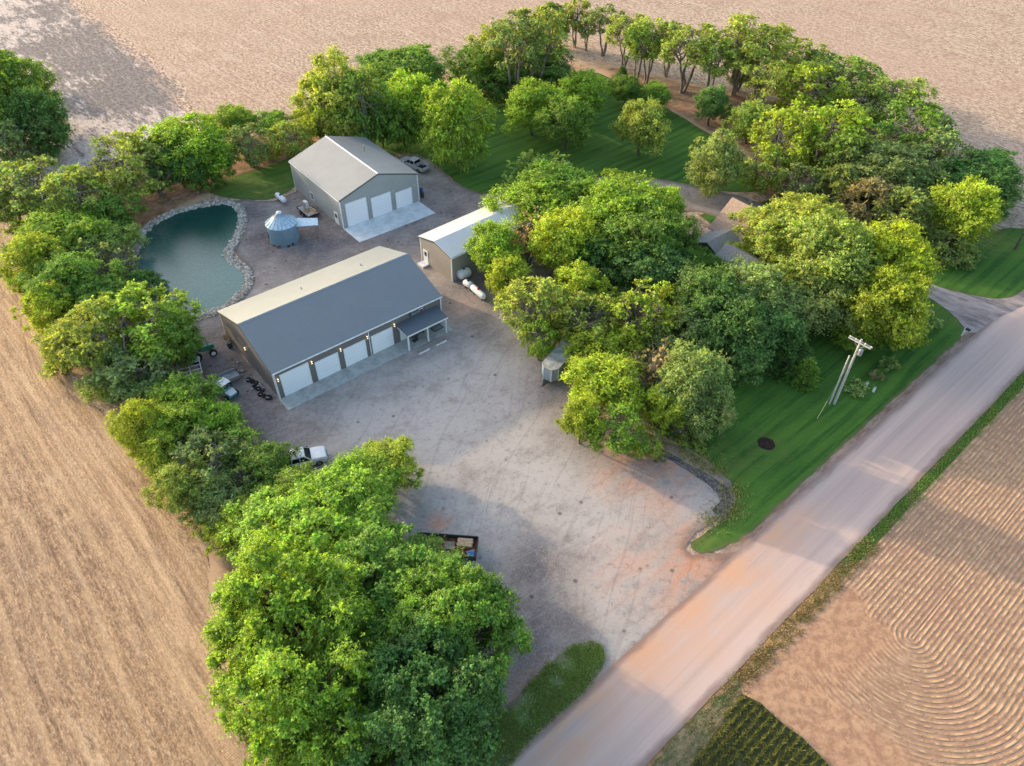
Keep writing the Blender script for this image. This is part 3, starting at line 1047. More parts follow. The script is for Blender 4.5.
# ------------------------------------------------------------------ scattered grass
def tufts(name, pts, h, label, cat, mat='grass', blades=6, spread=0.18, col=(0.10, 0.17, 0.04), col2=(0.22, 0.22, 0.07), seed=5, width=0.05):
    r = np.random.default_rng(seed)
    P = np.array(pts)
    P = np.repeat(P, blades, 0)
    N = len(P)
    P[:, :2] += r.normal(0, spread, (N, 2))
    hh = P[:, 3] * h * r.uniform(.5, 1.2, N)
    a = r.uniform(0, 2 * math.pi, N)
    dx, dy = np.cos(a) * width, np.sin(a) * width
    lx, ly = r.normal(0, .35, N) * hh, r.normal(0, .35, N) * hh
    V = np.zeros((N, 3, 3))
    V[:, 0] = np.stack([P[:, 0] - dx, P[:, 1] - dy, P[:, 2]], 1)
    V[:, 1] = np.stack([P[:, 0] + dx, P[:, 1] + dy, P[:, 2]], 1)
    V[:, 2] = np.stack([P[:, 0] + lx, P[:, 1] + ly, P[:, 2] + hh], 1)
    me = bpy.data.meshes.new(name)
    me.vertices.add(N * 3)
    me.vertices.foreach_set('co', V.ravel())
    me.loops.add(N * 3)
    me.loops.foreach_set('vertex_index', np.arange(N * 3, dtype=np.int32))
    me.polygons.add(N)
    me.polygons.foreach_set('loop_start', np.arange(0, N * 3, 3, dtype=np.int32))
    me.polygons.foreach_set('loop_total', np.full(N, 3, np.int32))
    me.update()
    k = np.clip(r.normal(.35, .3, N), 0, 1)[:, None]
    c = (np.array(col) * (1 - k) + np.array(col2) * k) * r.uniform(.6, 1.3, (N, 1))
    c4 = np.concatenate([c, np.ones((N, 1))], 1)
    at = me.attributes.new('leaf', 'FLOAT_COLOR', 'POINT')
    at.data.foreach_set('color', np.repeat(c4, 3, 0).ravel().astype(np.float32))
    me.materials.append(M[mat])
    o = bpy.data.objects.new(name, me)
    COL.objects.link(o)
    return tag(o, label, cat, kind='stuff')


rs = random.Random(11)


def scatter_poly(P, n_, z, dens=None):
    xs = [p[0] for p in P]
    ys = [p[1] for p in P]
    out = []
    while len(out) < n_:
        x, y = rs.uniform(min(xs), max(xs)), rs.uniform(min(ys), max(ys))
        if in_poly(x, y, P) and (dens is None or rs.random() < dens(x, y)):
            out.append((x, y, z, 1.0))
    return out


def patchy(x, y, sc=0.5, lo=-0.1):
    return 1.0 if noise.noise(Vector((x * sc, y * sc, 3))) > lo else 0.12


tufts('verge_grass', scatter_poly(TONGUE, 4600, 0.09, patchy), 0.15, 'rough uncut grass on the tongue between yard entrance and road', 'grass', blades=7, col=(0.26, 0.42, 0.09), col2=(0.48, 0.55, 0.2))
# strip on the far side of the road: green to the north, dry to the south
pts = []
for i in range(6500):
    s_ = rs.uniform(-10, 150)
    o_ = off_r - abs(rs.gauss(0.65, 0.38))
    x, y = road_pt(s_, o_)
    w = 0.75 if s_ > s830 + 3 else 0.12
    if rs.random() < w * (.55 + 1.2 * noise.noise(Vector((x * .8, y * .8, 4))) + .6 * noise.noise(Vector((x * 2.5, y * 2.5, 4)))):
        pts.append((x, y, 0.06, 1.0 if s_ > s830 else .8))
tufts('roadside_grass', pts, 0.16, 'ragged strip of green grass along the far side of the gravel road', 'grass', blades=7, col=(0.16, 0.34, 0.05), col2=(0.42, 0.48, 0.14), seed=6)
pts = []
for i in range(9500):
    s_ = rs.uniform(-20, s830 + 6)
    x, y = road_pt(s_, off_r - rs.uniform(0.1, 1.6 if s_ > s_crop else 3.8))
    if rs.random() < .35 + .65 * noise.noise(Vector((x * 1.3, y * 1.3, 7))):
        pts.append((x, y, 0.06, .8))
tufts('dry_weeds', pts, 0.16, 'straw coloured dry weeds between the road and the standing crop', 'weeds', blades=5, col=(0.34, 0.30, 0.11), col2=(0.52, 0.40, 0.2), seed=8)
# standing crop in drill rows
pts = []
for k in range(-10, 170):
    for j in range(760):
        u = -12 + j * 0.08
        x, y = road_pt(along(741, 692)[0] - 22 + u, along(741, 692)[1] + 12 - k * 0.62)
        if in_poly(x, y, CROP):
            if noise.noise(Vector((x * .35, y * .35, 1))) > -0.75:
                pts.append((x + rs.gauss(0, .03), y + rs.gauss(0, .03), 0.07, 1.0))
o = tufts('standing_crop', pts, 0.42, 'dark green standing crop in drill rows in the bottom corner', 'crop', blades=5, spread=0.045, col=(0.12, 0.16, 0.035), col2=(0.46, 0.42, 0.10), seed=9, width=0.035)
# weeds along yard edging and lawn edges
pts = []
for P_, rad in (((715, 520), .9), ((730, 508), 1.0), ((733, 490), 0.9), ((715, 470), 0.7), ((700, 462), 0.8), ((690, 455), 1.2), ((672, 440), 1.6), ((684, 437), 1.5), ((664, 432), 1.6)):
    c_ = g(*P_)
    for i in range(85):
        pts.append((c_[0] + rs.gauss(0, rad), c_[1] + rs.gauss(0, rad * .8), 0.06, rs.uniform(.4, 1)))
tufts('edge_weeds', pts, 0.32, 'yellowish weeds growing along the rocky edge of the east lawn', 'weeds', blades=5, col=(0.28, 0.36, 0.08), col2=(0.55, 0.48, 0.2), seed=10)


# ================================================================== buildings
def gable_walls(L, W, H, Rr, axis, t=0.12):
    """walls as one closed shell with gable ends; the ridge runs along axis"""
    mb = MB()
    if axis == 'X':
        e = 0.0
        P = [(0, 0), (W, 0), (W, H), (W / 2, H + Rr), (0, H)]
        mb.prismx(P, 0, L)
    else:
        P = [(0, 0), (L, 0), (L, H), (L / 2, H + Rr), (0, H)]
        mb.prism(P, 0, W)
    return mb


def gable_roof(L, W, H, Rr, axis, over=0.12, th=0.12):
    mb = MB()
    span = W if axis == 'X' else L
    run = L if axis == 'X' else W
    k = Rr / (span / 2)
    a = [(-over, H - over * k + 0.03), (span / 2, H + Rr + 0.03), (span + over, H - over * k + 0.03)]
    b = [(x, z + th) for x, z in a]
    for i in (0, 1):
        poly = [a[i], a[i + 1], b[i + 1], b[i]]
        (mb.prismx if axis == 'X' else mb.prism)(poly, -over, run + over)
    return mb


def corner_trims(mb, L, W, H, s=0.14, o=0.02):
    for x in (0, L):
        for y in (0, W):
            x0 = x - o if x == 0 else x - s + o
            y0 = y - o if y == 0 else y - s + o
            mb.box(x0, x0 + s, y0, y0 + s, 0.0, H - .03)
    return mb


def trim_set(b, boxes, name, mat):
    for q in boxes:
        MB().box(*q).build(name, mat, b)


def corner_posts(b, L, W, H, s=0.14, o=0.02):
    for x in (0, L):
        for y in (0, W):
            x0 = x - o if x == 0 else x - s + o
            y0 = y - o if y == 0 else y - s + o
            MB().box(x0, x0 + s, y0, y0 + s, 0.0, H - .03).build('corner_trim', 'white_trim', b)


def overhead_door(b, x0, x1, h, y=0.0, label=None):
    d = MB().box(x0, x1, y - 0.045, y + 0.02, 0.03, h).build('garage_door', 'door_white', b)
    f = MB()
    f.box(x0 - .10, x0, y - 0.06, y + .01, 0.03, h + .10)
    f.box(x1, x1 + .10, y - 0.06, y + .01, 0.03, h + .10)
    f.box(x0, x1, y - 0.06, y + .01, h, h + .10)
    f.build('door_frame', 'white_trim', d)
    j = MB()
    for q in range(1, 5):
        z = 0.03 + (h - .03) * q / 5
        j.box(x0 + .02, x1 - .02, y - 0.052, y - 0.04, z - .012, z + .012)
    j.build('panel_joint', 'white_trim', d)
    if label:
        d['label'] = label


def wall_lamp(b, x, z, y=0.0, on=True, facing='front'):
    mb = MB()
    if facing == 'front':
        mb.lathe([(0.04, -0.13), (0.07, -0.11), (0.07, 0.11), (0.04, 0.13)], 10, (x, y - 0.14, z))
        mb.box(x - .04, x + .04, y - .08, y - .005, z - .05, z + .05)
    else:
        mb.lathe([(0.04, -0.13), (0.07, -0.11), (0.07, 0.11), (0.04, 0.13)], 10, (x - .14, y, z))
        mb.box(x - .08, x - .005, y - .04, y + .04, z - .05, z + .05)
    o = mb.build('wall_lamp', 'brass_lamp', b)
    if on:
        for zz_, pr_ in ((z + .13, [(0.05, 0), (0.07, .02), (0.04, 0.05)]), (z - .18, [(0.04, 0), (0.07, .03), (0.05, 0.05)])):
            MB().lathe(pr_, 10, (x, y - 0.14, zz_) if facing == 'front' else (x - .14, y, zz_)).build('bulb', 'lamp_glow', o)
    return o


def man_door(b, side, a0, a1, h, z0=0.15, mat='white_trim'):
    mb = MB()
    fr = MB()
    if side == 'front':
        mb.box(a0, a1, -0.05, 0.01, z0, z0 + h)
        w = MB().box(a0 + .2, a1 - .2, -.06, -.045, z0 + h * .55, z0 + h * .9)
        kn = MB().box(a1 - .14, a1 - .08, -.10, -.045, z0 + .95, z0 + 1.03)
        for q in ((a0 - .08, a0, z0, z0 + h + .08), (a1, a1 + .08, z0, z0 + h + .08), (a0, a1, z0 + h, z0 + h + .08)):
            fr.box(q[0], q[1], -.065, .01, q[2], q[3])
    else:
        mb.box(-0.05, 0.01, a0, a1, z0, z0 + h)
        w = MB().box(-.06, -.045, a0 + .2, a1 - .2, z0 + h * .55, z0 + h * .9)
        kn = MB().box(-.10, -.045, a0 + .08, a0 + .14, z0 + .95, z0 + 1.03)
        for q in ((a0 - .08, a0, z0, z0 + h + .08), (a1, a1 + .08, z0, z0 + h + .08), (a0, a1, z0 + h, z0 + h + .08)):
            fr.box(-.065, .01, q[0], q[1], q[2], q[3])
    d = mb.build('door', mat, b)
    w.build('window', 'glass', d)
    kn.build('handle', 'steel_grey', d)
    fr.build('door_frame', 'white_trim', d)
    return d


# ---- workshop in front
SH = empty('workshop', (-27.68, 62.87, 0), 0.694, 'long taupe steel workshop with slate blue roof, four garage doors and a small porch', 'workshop')
L, W, H, Rr = 23.76, 14.94, 4.20, 2.55
gable_walls(L, W, H, Rr, 'X').build('wall', 'wall_taupe', SH)
gable_roof(L, W, H, Rr, 'X').build('roof', 'roof_slate', SH)
MB().prismx([(W / 2 - .22, H + Rr + .09), (W / 2, H + Rr + .19), (W / 2 + .22, H + Rr + .09), (W / 2, H + Rr + .16)], -.13, L + .13).build('ridge_cap', 'steel_grey', SH)
corner_posts(SH, L, W, H)
mb = MB().box(-.12, L + .12, -.26, -.125, H - .09, H + .04)
mb.build('gutter', 'white_trim', SH)
for x in (12.72, 0.12, L - .15):
    MB().box(x - .05, x + .05, -.16, -.06, 0.05, H - .09).build('downspout', 'white_trim', SH)
k = Rr / (W / 2)
for x0 in (-.15, L + .12):
    for a, b in (((-.12, H - .12 * k - .10), (W / 2, H + Rr - .08)), ((W / 2, H + Rr - .08), (W + .12, H - .12 * k - .10))):
        MB().prismx([a, b, (b[0], b[1] + .14), (a[0], a[1] + .14)], x0, x0 + .03).build('rake_trim', 'dark_trim', SH)
MB().box(-.025, 0.0, 0, W, .02, .22).build('base_trim', 'stone_grey', SH)
for i, (a, b, h) in enumerate(((.85, 4.35, 3.45), (5.3, 8.25, 2.9), (9.2, 12.1, 2.9), (13.1, 16.05, 2.9))):
    overhead_door(SH, a, b, h)
for x, z in ((0.43, 3.0), (4.85, 3.3), (8.73, 3.2), (12.50, 3.2), (16.45, 3.15)):
    wall_lamp(SH, x, z)
wall_lamp(SH, 0, 3.0, 7.6, facing='side')
man_door(SH, 'front', 17.25, 18.15, 2.05, .12)
wd = MB().box(19.0, 20.4, -.05, .01, 1.0, 2.05).build('window', 'glass', SH)
f = MB()
for q in ((18.9, 19.0, .9, 2.15), (20.4, 20.5, .9, 2.15), (19.0, 20.4, .9, 1.0), (19.0, 20.4, 2.05, 2.15), (19.67, 19.73, 1.0, 2.05)):
    f.box(q[0], q[1], -.065, .01, q[2], q[3])
f.build('frame', 'white_trim', wd)
for (x, y, h) in ((9.6, 10.5, .35), (18.2, 10.2, .3)):
    zz = H + Rr * (1 - abs(y - W / 2) / (W / 2))
    MB().tube((x, y, zz), (x, y, zz + h + .15), .06, n=8).build('roof_vent', 'steel_grey', SH)
pr = MB()
pr.hexa([(16.75, -2.62, 2.62), (22.95, -2.62, 2.62), (22.95, -.03, 3.02), (16.75, -.03, 3.02), (16.75, -2.62, 2.74), (22.95, -2.62, 2.74), (22.95, -.03, 3.14), (16.75, -.03, 3.14)])
PR = pr.build('porch_roof', 'porch_roof', SH)
MB().box(16.75, 22.95, -2.66, -2.622, 2.56, 2.76).build('fascia', 'white_trim', PR)
for x in (16.95, 19.9, 22.75):
    MB().box(x - .09, x + .09, -2.42, -2.24, .12, 2.62).build('porch_post', 'white_trim', SH)
trim_set(SH, [(16.8, 16.92, -2.42, -.05, 2.42, 2.6), (22.78, 22.9, -2.42, -.05, 2.42, 2.6)], 'porch_beam', 'white_trim')
sg = MB().box(18.78, 21.12, -.07, -.01, 3.25, 4.0).build('sign', 'dark_trim', SH)
MB().box(18.9, 21.0, -.085, -.071, 3.31, 3.94).build('sign_face', 'steel_grey', sg)
# lettering: first a bold dark stroke like an F, smaller glyphs, then the maroon emblem
y0, y1 = -.10, -.087
MB().prism([(18.92, 3.32), (19.05, 3.32), (19.05, 3.56), (19.2, 3.56), (19.2, 3.67), (19.05, 3.67), (19.05, 3.80), (19.28, 3.80), (19.28, 3.92), (18.92, 3.92)], y0, y1).build('letter', 'dark_item', sg)
MB().prism([(19.36, 3.56), (19.44, 3.56), (19.44, 3.68), (19.54, 3.68), (19.54, 3.88), (19.36, 3.88)], y0, y1).build('letter', 'dark_item', sg)
for x, z, w_, h_ in ((19.62, 3.58, .12, .30), (19.82, 3.42, .12, .10), (19.86, 3.62, .12, .26), (20.05, 3.62, .10, .26), (20.1, 3.40, .14, .09)):
    MB().box(x, x + w_, y0, y1, z, z + h_).build('letter', 'dark_item', sg)
MB().lathe([(.02, -.10), (.30, -.10), (.30, -.087), (.02, -.087)], 18, (20.62, 0, 3.64), 'Y').build('emblem', 'maroon', sg)
MB().box(20.35, 20.9, -.112, -.101, 3.68, 3.80).build('emblem_bar', 'white_trim', sg)

n = NT('concrete')
a = n.noise(0.9, 6, 0.7)
b = n.noise(8, 3)
c = n.mix(n.rng(a, 0.3, 0.7), lin((158, 160, 156)), lin((190, 192, 188)))
c = n.mix(n.rng(b, 0.4, 0.7, 0, .25), c, lin((140, 140, 136)))
c = n.mix(n.rng(n.noise(.5, 4), 0.56, 0.7, 0, .4), c, lin((130, 128, 122)))
M['concrete'] = n.out(c, 0.85, 0.2, 0, n.bump(b, 0.2, .01))
n = NT('concrete_bright')
a = n.noise(0.5, 6, 0.7)
c = n.mix(n.rng(a, 0.3, 0.7), lin((196, 202, 202)), lin((228, 232, 232)))
c = n.mix(n.rng(n.noise(2.5, 6, .8), 0.55, 0.7, 0, .35), c, lin((168, 168, 160)))
M['concrete_bright'] = n.out(c, 0.85, 0.2)


def slab(name, ox, oy, rz, x0, x1, y0, y1, z, mat, nx, ny=1):
    mb = MB()
    gp = 0.02
    for i in range(nx):
        for j in range(ny):
            a, b = x0 + (x1 - x0) * i / nx, x0 + (x1 - x0) * (i + 1) / nx
            c_, d = y0 + (y1 - y0) * j / ny, y0 + (y1 - y0) * (j + 1) / ny
            mb.box(a + gp, b - gp, c_ + gp, d - gp, 0.0, z)
    mb.box(x0 + .05, x1 - .05, y0 + .05, y1 - .05, 0.0, z - .02)
    o = mb.build(name, mat, kind='structure')
    o.location = (ox, oy, 0)
    o.rotation_euler = (0, 0, rz)
    return o


slab('concrete_apron', -27.68, 62.87, .694, -.08, 23.85, -2.42, -.03, .12, 'concrete', 8)
slab('concrete_pavement', -26.59, 101.04, .6831, -.05, 14.0, -4.97, -.03, .12, 'concrete_bright', 4, 2)


def at_local(b, x, y, z=0):
    a = b.rotation_euler[2]
    return (b.location[0] + x * math.cos(a) - y * math.sin(a), b.location[1] + x * math.sin(a) + y * math.cos(a), z)


for i, (x0, x1) in enumerate(((17.55, 19.2), (20.2, 21.85))):
    c_ = at_local(SH, (x0 + x1) / 2, -3.66, 0.06)
    o = MB().prismx([(-.09, 0), (.09, 0), (.06, .13), (-.06, .13)], -(x1 - x0) / 2, (x1 - x0) / 2).build('wheel_stop', 'white_trim', bevel=.01)
    o.location = c_
    o.rotation_euler = (0, 0, .694)
    tag(o, ('left' if i == 0 else 'right') + ' hand concrete wheel stop lying in the gravel before the porch', 'wheel stop', 'wheel stops before the porch')

# things on the porch
t = empty('door_mat', at_local(SH, 22.35, -.75, .12), .694, 'black framed rubber mat on the slab at the right end of the porch', 'mat')
MB().box(-.75, .75, -.5, .5, 0.004, .03).build('rubber_mat', 'dark_item', t)
MB().box(-.62, .62, -.38, .38, .031, .036).build('mat_centre', 'steel_grey', t)


def bench(loc, rz):
    t = empty('porch_bench', loc, rz, 'dark slatted bench against the workshop wall under the porch roof', 'bench')
    mb = MB()
    for k in range(4):
        mb.box(-.7, .7, -.24 + k * .125, -.14 + k * .125, .43, .46)
    mb.build('seat', 'dark_item', t)
    mb = MB()
    for k in range(3):
        mb.box(-.7, .7, .25, .28, .55 + k * .14, .65 + k * .14)
    mb.build('backrest', 'dark_item', t)
    for sx in (-.62, .62):
        MB().box(sx - .03, sx + .03, -.22, -.16, 0, .43).build('leg', 'dark_item', t)
        MB().box(sx - .03, sx + .03, .2, .26, 0, .95).build('leg', 'dark_item', t)


bench(at_local(SH, 19.7, -.5, .12), .694)
t = empty('barbecue_grill', at_local(SH, 18.6, -1.2, .12), .694 + .3, 'black lidded barbecue grill on the slab near the porch door', 'grill')
MB().prismx([(-.25, .75), (.25, .75), (.22, 1.05), (.08, 1.18), (-.12, 1.15), (-.25, 1.0)], -.4, .4).build('lid', 'dark_item', t)
MB().box(-.75, -.42, -.22, .22, .8, .84).build('side_shelf', 'steel_grey', t)
MB().box(-.35, .35, -.2, .2, .08, .72).build('cabinet', 'chassis', t)
for x, y in ((-.3, -.22), (.3, -.22), (-.3, .22), (.3, .22)):
    MB().lathe([(.07, -.02), (.07, .02)], 10, (x, y, .07), 'Y').build('wheel', 'tyre', t)

# ---- garage behind
GA = empty('garage', (-26.59, 101.04, 0), .6831, 'grey steel garage with three stepped white doors and pale concrete pad', 'garage')
L, W, H, Rr = 14.19, 16.43, 4.92, 2.22
gable_walls(L, W, H, Rr, 'Y').build('wall', 'wall_grey', GA)
gable_roof(L, W, H, Rr, 'Y').build('roof', 'roof_garage', GA)
MB().prism([(L / 2 - .16, H + Rr + .12), (L / 2, H + Rr + .20), (L / 2 + .16, H + Rr + .12), (L / 2, H + Rr + .16)], -.13, W + .13).build('ridge_cap', 'white_trim', GA)
corner_posts(GA, L, W, H)
for x in (-.20, L + .12):
    MB().box(x, x + .08, -.12, W + .12, H - .10, H - .0).build('gutter', 'white_trim', GA)
k = Rr / (L / 2)
for a, b in (((-.12, H - .12 * k - .10), (L / 2, H + Rr - .08)), ((L / 2, H + Rr - .08), (L + .12, H - .12 * k - .10))):
    MB().prism([a, b, (b[0], b[1] + .12), (a[0], a[1] + .12)], -.15, -.12).build('rake_trim', 'dark_trim', GA)
for a, b, h in ((.92, 4.45, 4.0), (5.42, 8.83, 3.45), (9.88, 12.75, 2.9)):
    overhead_door(GA, a, b, h)
for x, z in ((.35, 3.3), (4.95, 3.9), (9.35, 3.6), (13.35, 3.2)):
    wall_lamp(GA, x, z, on=False)
man_door(GA, 'side', 1.35, 2.4, 2.0, .1)
wd = MB().box(-.05, .01, 9.3, 10.3, 1.0, 2.0).build('window', 'glass', GA)
f = MB()
for q in ((9.2, 9.3, .9, 2.1), (10.3, 10.4, .9, 2.1), (9.3, 10.3, .9, 1.0), (9.3, 10.3, 2.0, 2.1), (9.3, 10.3, 1.47, 1.53)):
    f.box(-.065, .01, q[0], q[1], q[2], q[3])
f.build('frame', 'white_trim', wd)
zz = H + Rr * (1 - abs(10.3 - L / 2) / (L / 2))
MB().tube((10.3, 9.6, zz), (10.3, 9.6, zz + 1.1), .07).lathe([(.13, 0), (.13, .08), (.02, .16)], 10, (10.3, 9.6, zz + 1.1)).build('chimney', 'steel_grey', GA)

# ---- narrow white roofed shed
SD = empty('long_shed', (-8.63, 87.1, 0), .736, 'narrow tan steel shed with a bright white metal roof beneath the trees', 'shed')
L, W, H, Rr = 18.25, 7.33, 4.15, .87
gable_walls(L, W, H, Rr, 'X').build('wall', 'wall_shed', SD)
gable_roof(L, W, H, Rr, 'X', .14, .10).build('roof', 'roof_white', SD)
corner_posts(SD, L, W, H)
trim_set(SD, [(-.14, L + .14, W + .145, W + .25, H - .14, H - .02), (-.14, L + .14, -.25, -.145, H - .14, H - .02)], 'gutter', 'white_trim')
k = Rr / (W / 2)
for a, b in (((-.12, H - .12 * k - .10), (W / 2, H + Rr - .08)), ((W / 2, H + Rr - .08), (W + .12, H - .12 * k - .10))):
    MB().prismx([a, b, (b[0], b[1] + .12), (a[0], a[1] + .12)], -.17, -.14).build('rake_trim', 'dark_trim', SD)
man_door(SD, 'side', 5.65, 6.6, 2.05, .3)
MB().box(-1.1, -.03, 5.5, 6.9, 0.05, .3).build('door_step', 'white_trim', SD)
MB().box(.3, 18, W / 2 + 1.2, W / 2 + 1.24, H + .63, H + .67).build('roof_seam', 'white_trim', SD)

# ---- house among the trees
cB = g(712, 227, 3.0)
HO = empty('house', (cB[0], cB[1], 0), .69, 'low farmhouse with tan shingled gable and grey side roof among the trees', 'house')
# local x across the gable, local -y towards the road side
def house_block(x0, x1, y0, y1, H, Rr, wall, roof, axis='Y'):
    L, W = x1 - x0, y1 - y0
    a = gable_walls(L, W, H, Rr, axis)
    a.v = [(x + x0, y + y0, z) for x, y, z in a.v]
    b = gable_roof(L, W, H, Rr, axis, .4, .14)
    b.v = [(x + x0, y + y0, z) for x, y, z in b.v]
    w = a.build('wall', wall, HO)
    r = b.build('roof', roof, HO)
    return w, r


w, r = house_block(0, 8.4, -13, 0, 3.0, 3.2, 'house_wall', 'shingle_tan')
MB().box(4.6, 5.1, -2.6, -2.1, 5.5, 6.7).build('chimney', 'dark_item', r)
house_block(-5.0, -.02, -6.0, -0.6, 2.6, 1.3, 'house_wall', 'shingle_grey', 'X')
house_block(-7.4, -1.0, -14.5, -6.05, 2.7, 1.8, 'house_wall', 'shingle_grey')
wd = MB().box(-5.6, -4.2, -14.56, -14.45, 1.0, 2.1).build('window', 'glass', HO)
MB().box(-5.75, -5.6, -14.58, -14.45, .9, 2.2).box(-4.2, -4.05, -14.58, -14.45, .9, 2.2).box(-5.6, -4.2, -14.58, -14.45, 2.1, 2.2).box(-5.6, -4.2, -14.58, -14.45, .9, 1.0).build('frame', 'white_trim', wd)
wd = MB().box(3.0, 5.2, -13.06, -12.95, 1.0, 2.2).build('window', 'glass', HO)
MB().box(2.85, 3.0, -13.08, -12.95, .9, 2.3).box(5.2, 5.35, -13.08, -12.95, .9, 2.3).box(3.0, 5.2, -13.08, -12.95, 2.2, 2.3).build('frame', 'white_trim', wd)

# ---- grain bin with awning
BN = empty('grain_bin', (-35.1, 98.0, 0), 0.0, 'round blue grey corrugated grain bin with conical ribbed roof and side awning', 'grain bin')
prof = []
for i in range(31):
    z = 3.0 * i / 30
    prof.append((2.25 + 0.022 * math.sin(i * math.pi * .9), z))
MB().lathe(prof, 40).build('wall', 'bin_steel', BN, smooth=False)
MB().lathe([(2.38, 2.95), (2.38, 3.02), (.35, 4.42), (.34, 4.43)], 40).build('roof', 'bin_roof', BN)
mb = MB()
for i in range(20):
    a = 2 * math.pi * i / 20
    p0, p1 = Vector((2.36 * math.cos(a), 2.36 * math.sin(a), 3.05)), Vector((.36 * math.cos(a), .36 * math.sin(a), 4.45))
    mb.tube(p0, p1, .035, n=4)
rb = mb.build('roof_rib', 'steel_grey', BN)
MB().lathe([(.36, 4.38), (.36, 4.62), (.42, 4.64), (.42, 4.70), (.1, 4.80)], 16).build('cap', 'bin_roof', BN)
hd = []
a = R_(205)
h0 = Vector((math.cos(a), math.sin(a), 0))
sdv = Vector((-h0.y, h0.x, 0))
mb = MB()
c0 = h0 * 2.27 + Vector((0, 0, 1.35))
mb.hexa([c0 - sdv * .35 + Vector((0, 0, -.35)), c0 + sdv * .35 + Vector((0, 0, -.35)), c0 + sdv * .35 + h0 * .05 + Vector((0, 0, -.35)), c0 - sdv * .35 + h0 * .05 + Vector((0, 0, -.35)),
         c0 - sdv * .35 + Vector((0, 0, .35)), c0 + sdv * .35 + Vector((0, 0, .35)), c0 + sdv * .35 + h0 * .05 + Vector((0, 0, .35)), c0 - sdv * .35 + h0 * .05 + Vector((0, 0, .35))])
mb.build('hatch', 'dark_item', BN)
off = Vector((35.1, -98.0, 0))
aw = [g3(*p) + off for p in ((294, 218.5, 2.5), (317.7, 218.3, 2.25), (318, 225.3, 2.25), (294, 227, 2.5))]
aw2 = [p + Vector((0, 0, .07)) for p in aw]
MB().hexa(aw + aw2).build('awning', 'bin_roof', BN)
pb = g3(313.3, 237, 0) + off
pt = Vector((pb.x, pb.y, 2.25))
for q in (aw[2] * .9 + aw[3] * .1, aw[1] * .93 + aw[0] * .07):
    MB().tube((q.x, q.y, 0), (q.x, q.y, 2.28), .045, n=6).build('awning_post', 'rust', BN)
hb = MB()
for k, (px, py) in enumerate(((275, 246), (279, 248), (289, 247), (293, 245), (297, 238), (297, 233))):
    p = g(px, py)
    t = MB().rbox(0, 0, .55, .4, 0, .25 + .1 * (k % 2), k * .7, .35).build('rubble_block', 'rust' if k < 2 else 'dark_item', bevel=.05)
    t.location = (p[0], p[1], .06)
    tag(t, ['rusty brown block at the left foot of the grain bin', 'second rusty block, nearest the front of the grain bin', 'flat dark block right of the rusty ones by the bin', 'taller dark block at the right front of the grain bin',
            'dark block under the awning side of the grain bin', 'rearmost dark block beside the grain bin below the awning'][k], 'block', 'blocks lying around the grain bin foot')

# ================================================================== vehicles and farm things


def wheel(parent, x, y, r=.38, w=.26, rim='rim'):
    o = MB().lathe([(r * .62, -w / 2), (r * .93, -w / 2), (r, -w * .36), (r, w * .36), (r * .93, w / 2), (r * .62, w / 2)], 20, (x, y, r), 'Y').build('wheel', 'tyre', parent, smooth=True)
    MB().lathe([(r * .1, -w / 2 - .005), (r * .6, -w / 2 - .012), (r * .6, w / 2 + .012), (r * .1, w / 2 + .005)], 14, (x, y, r), 'Y').build('rim', rim, o)
    return o


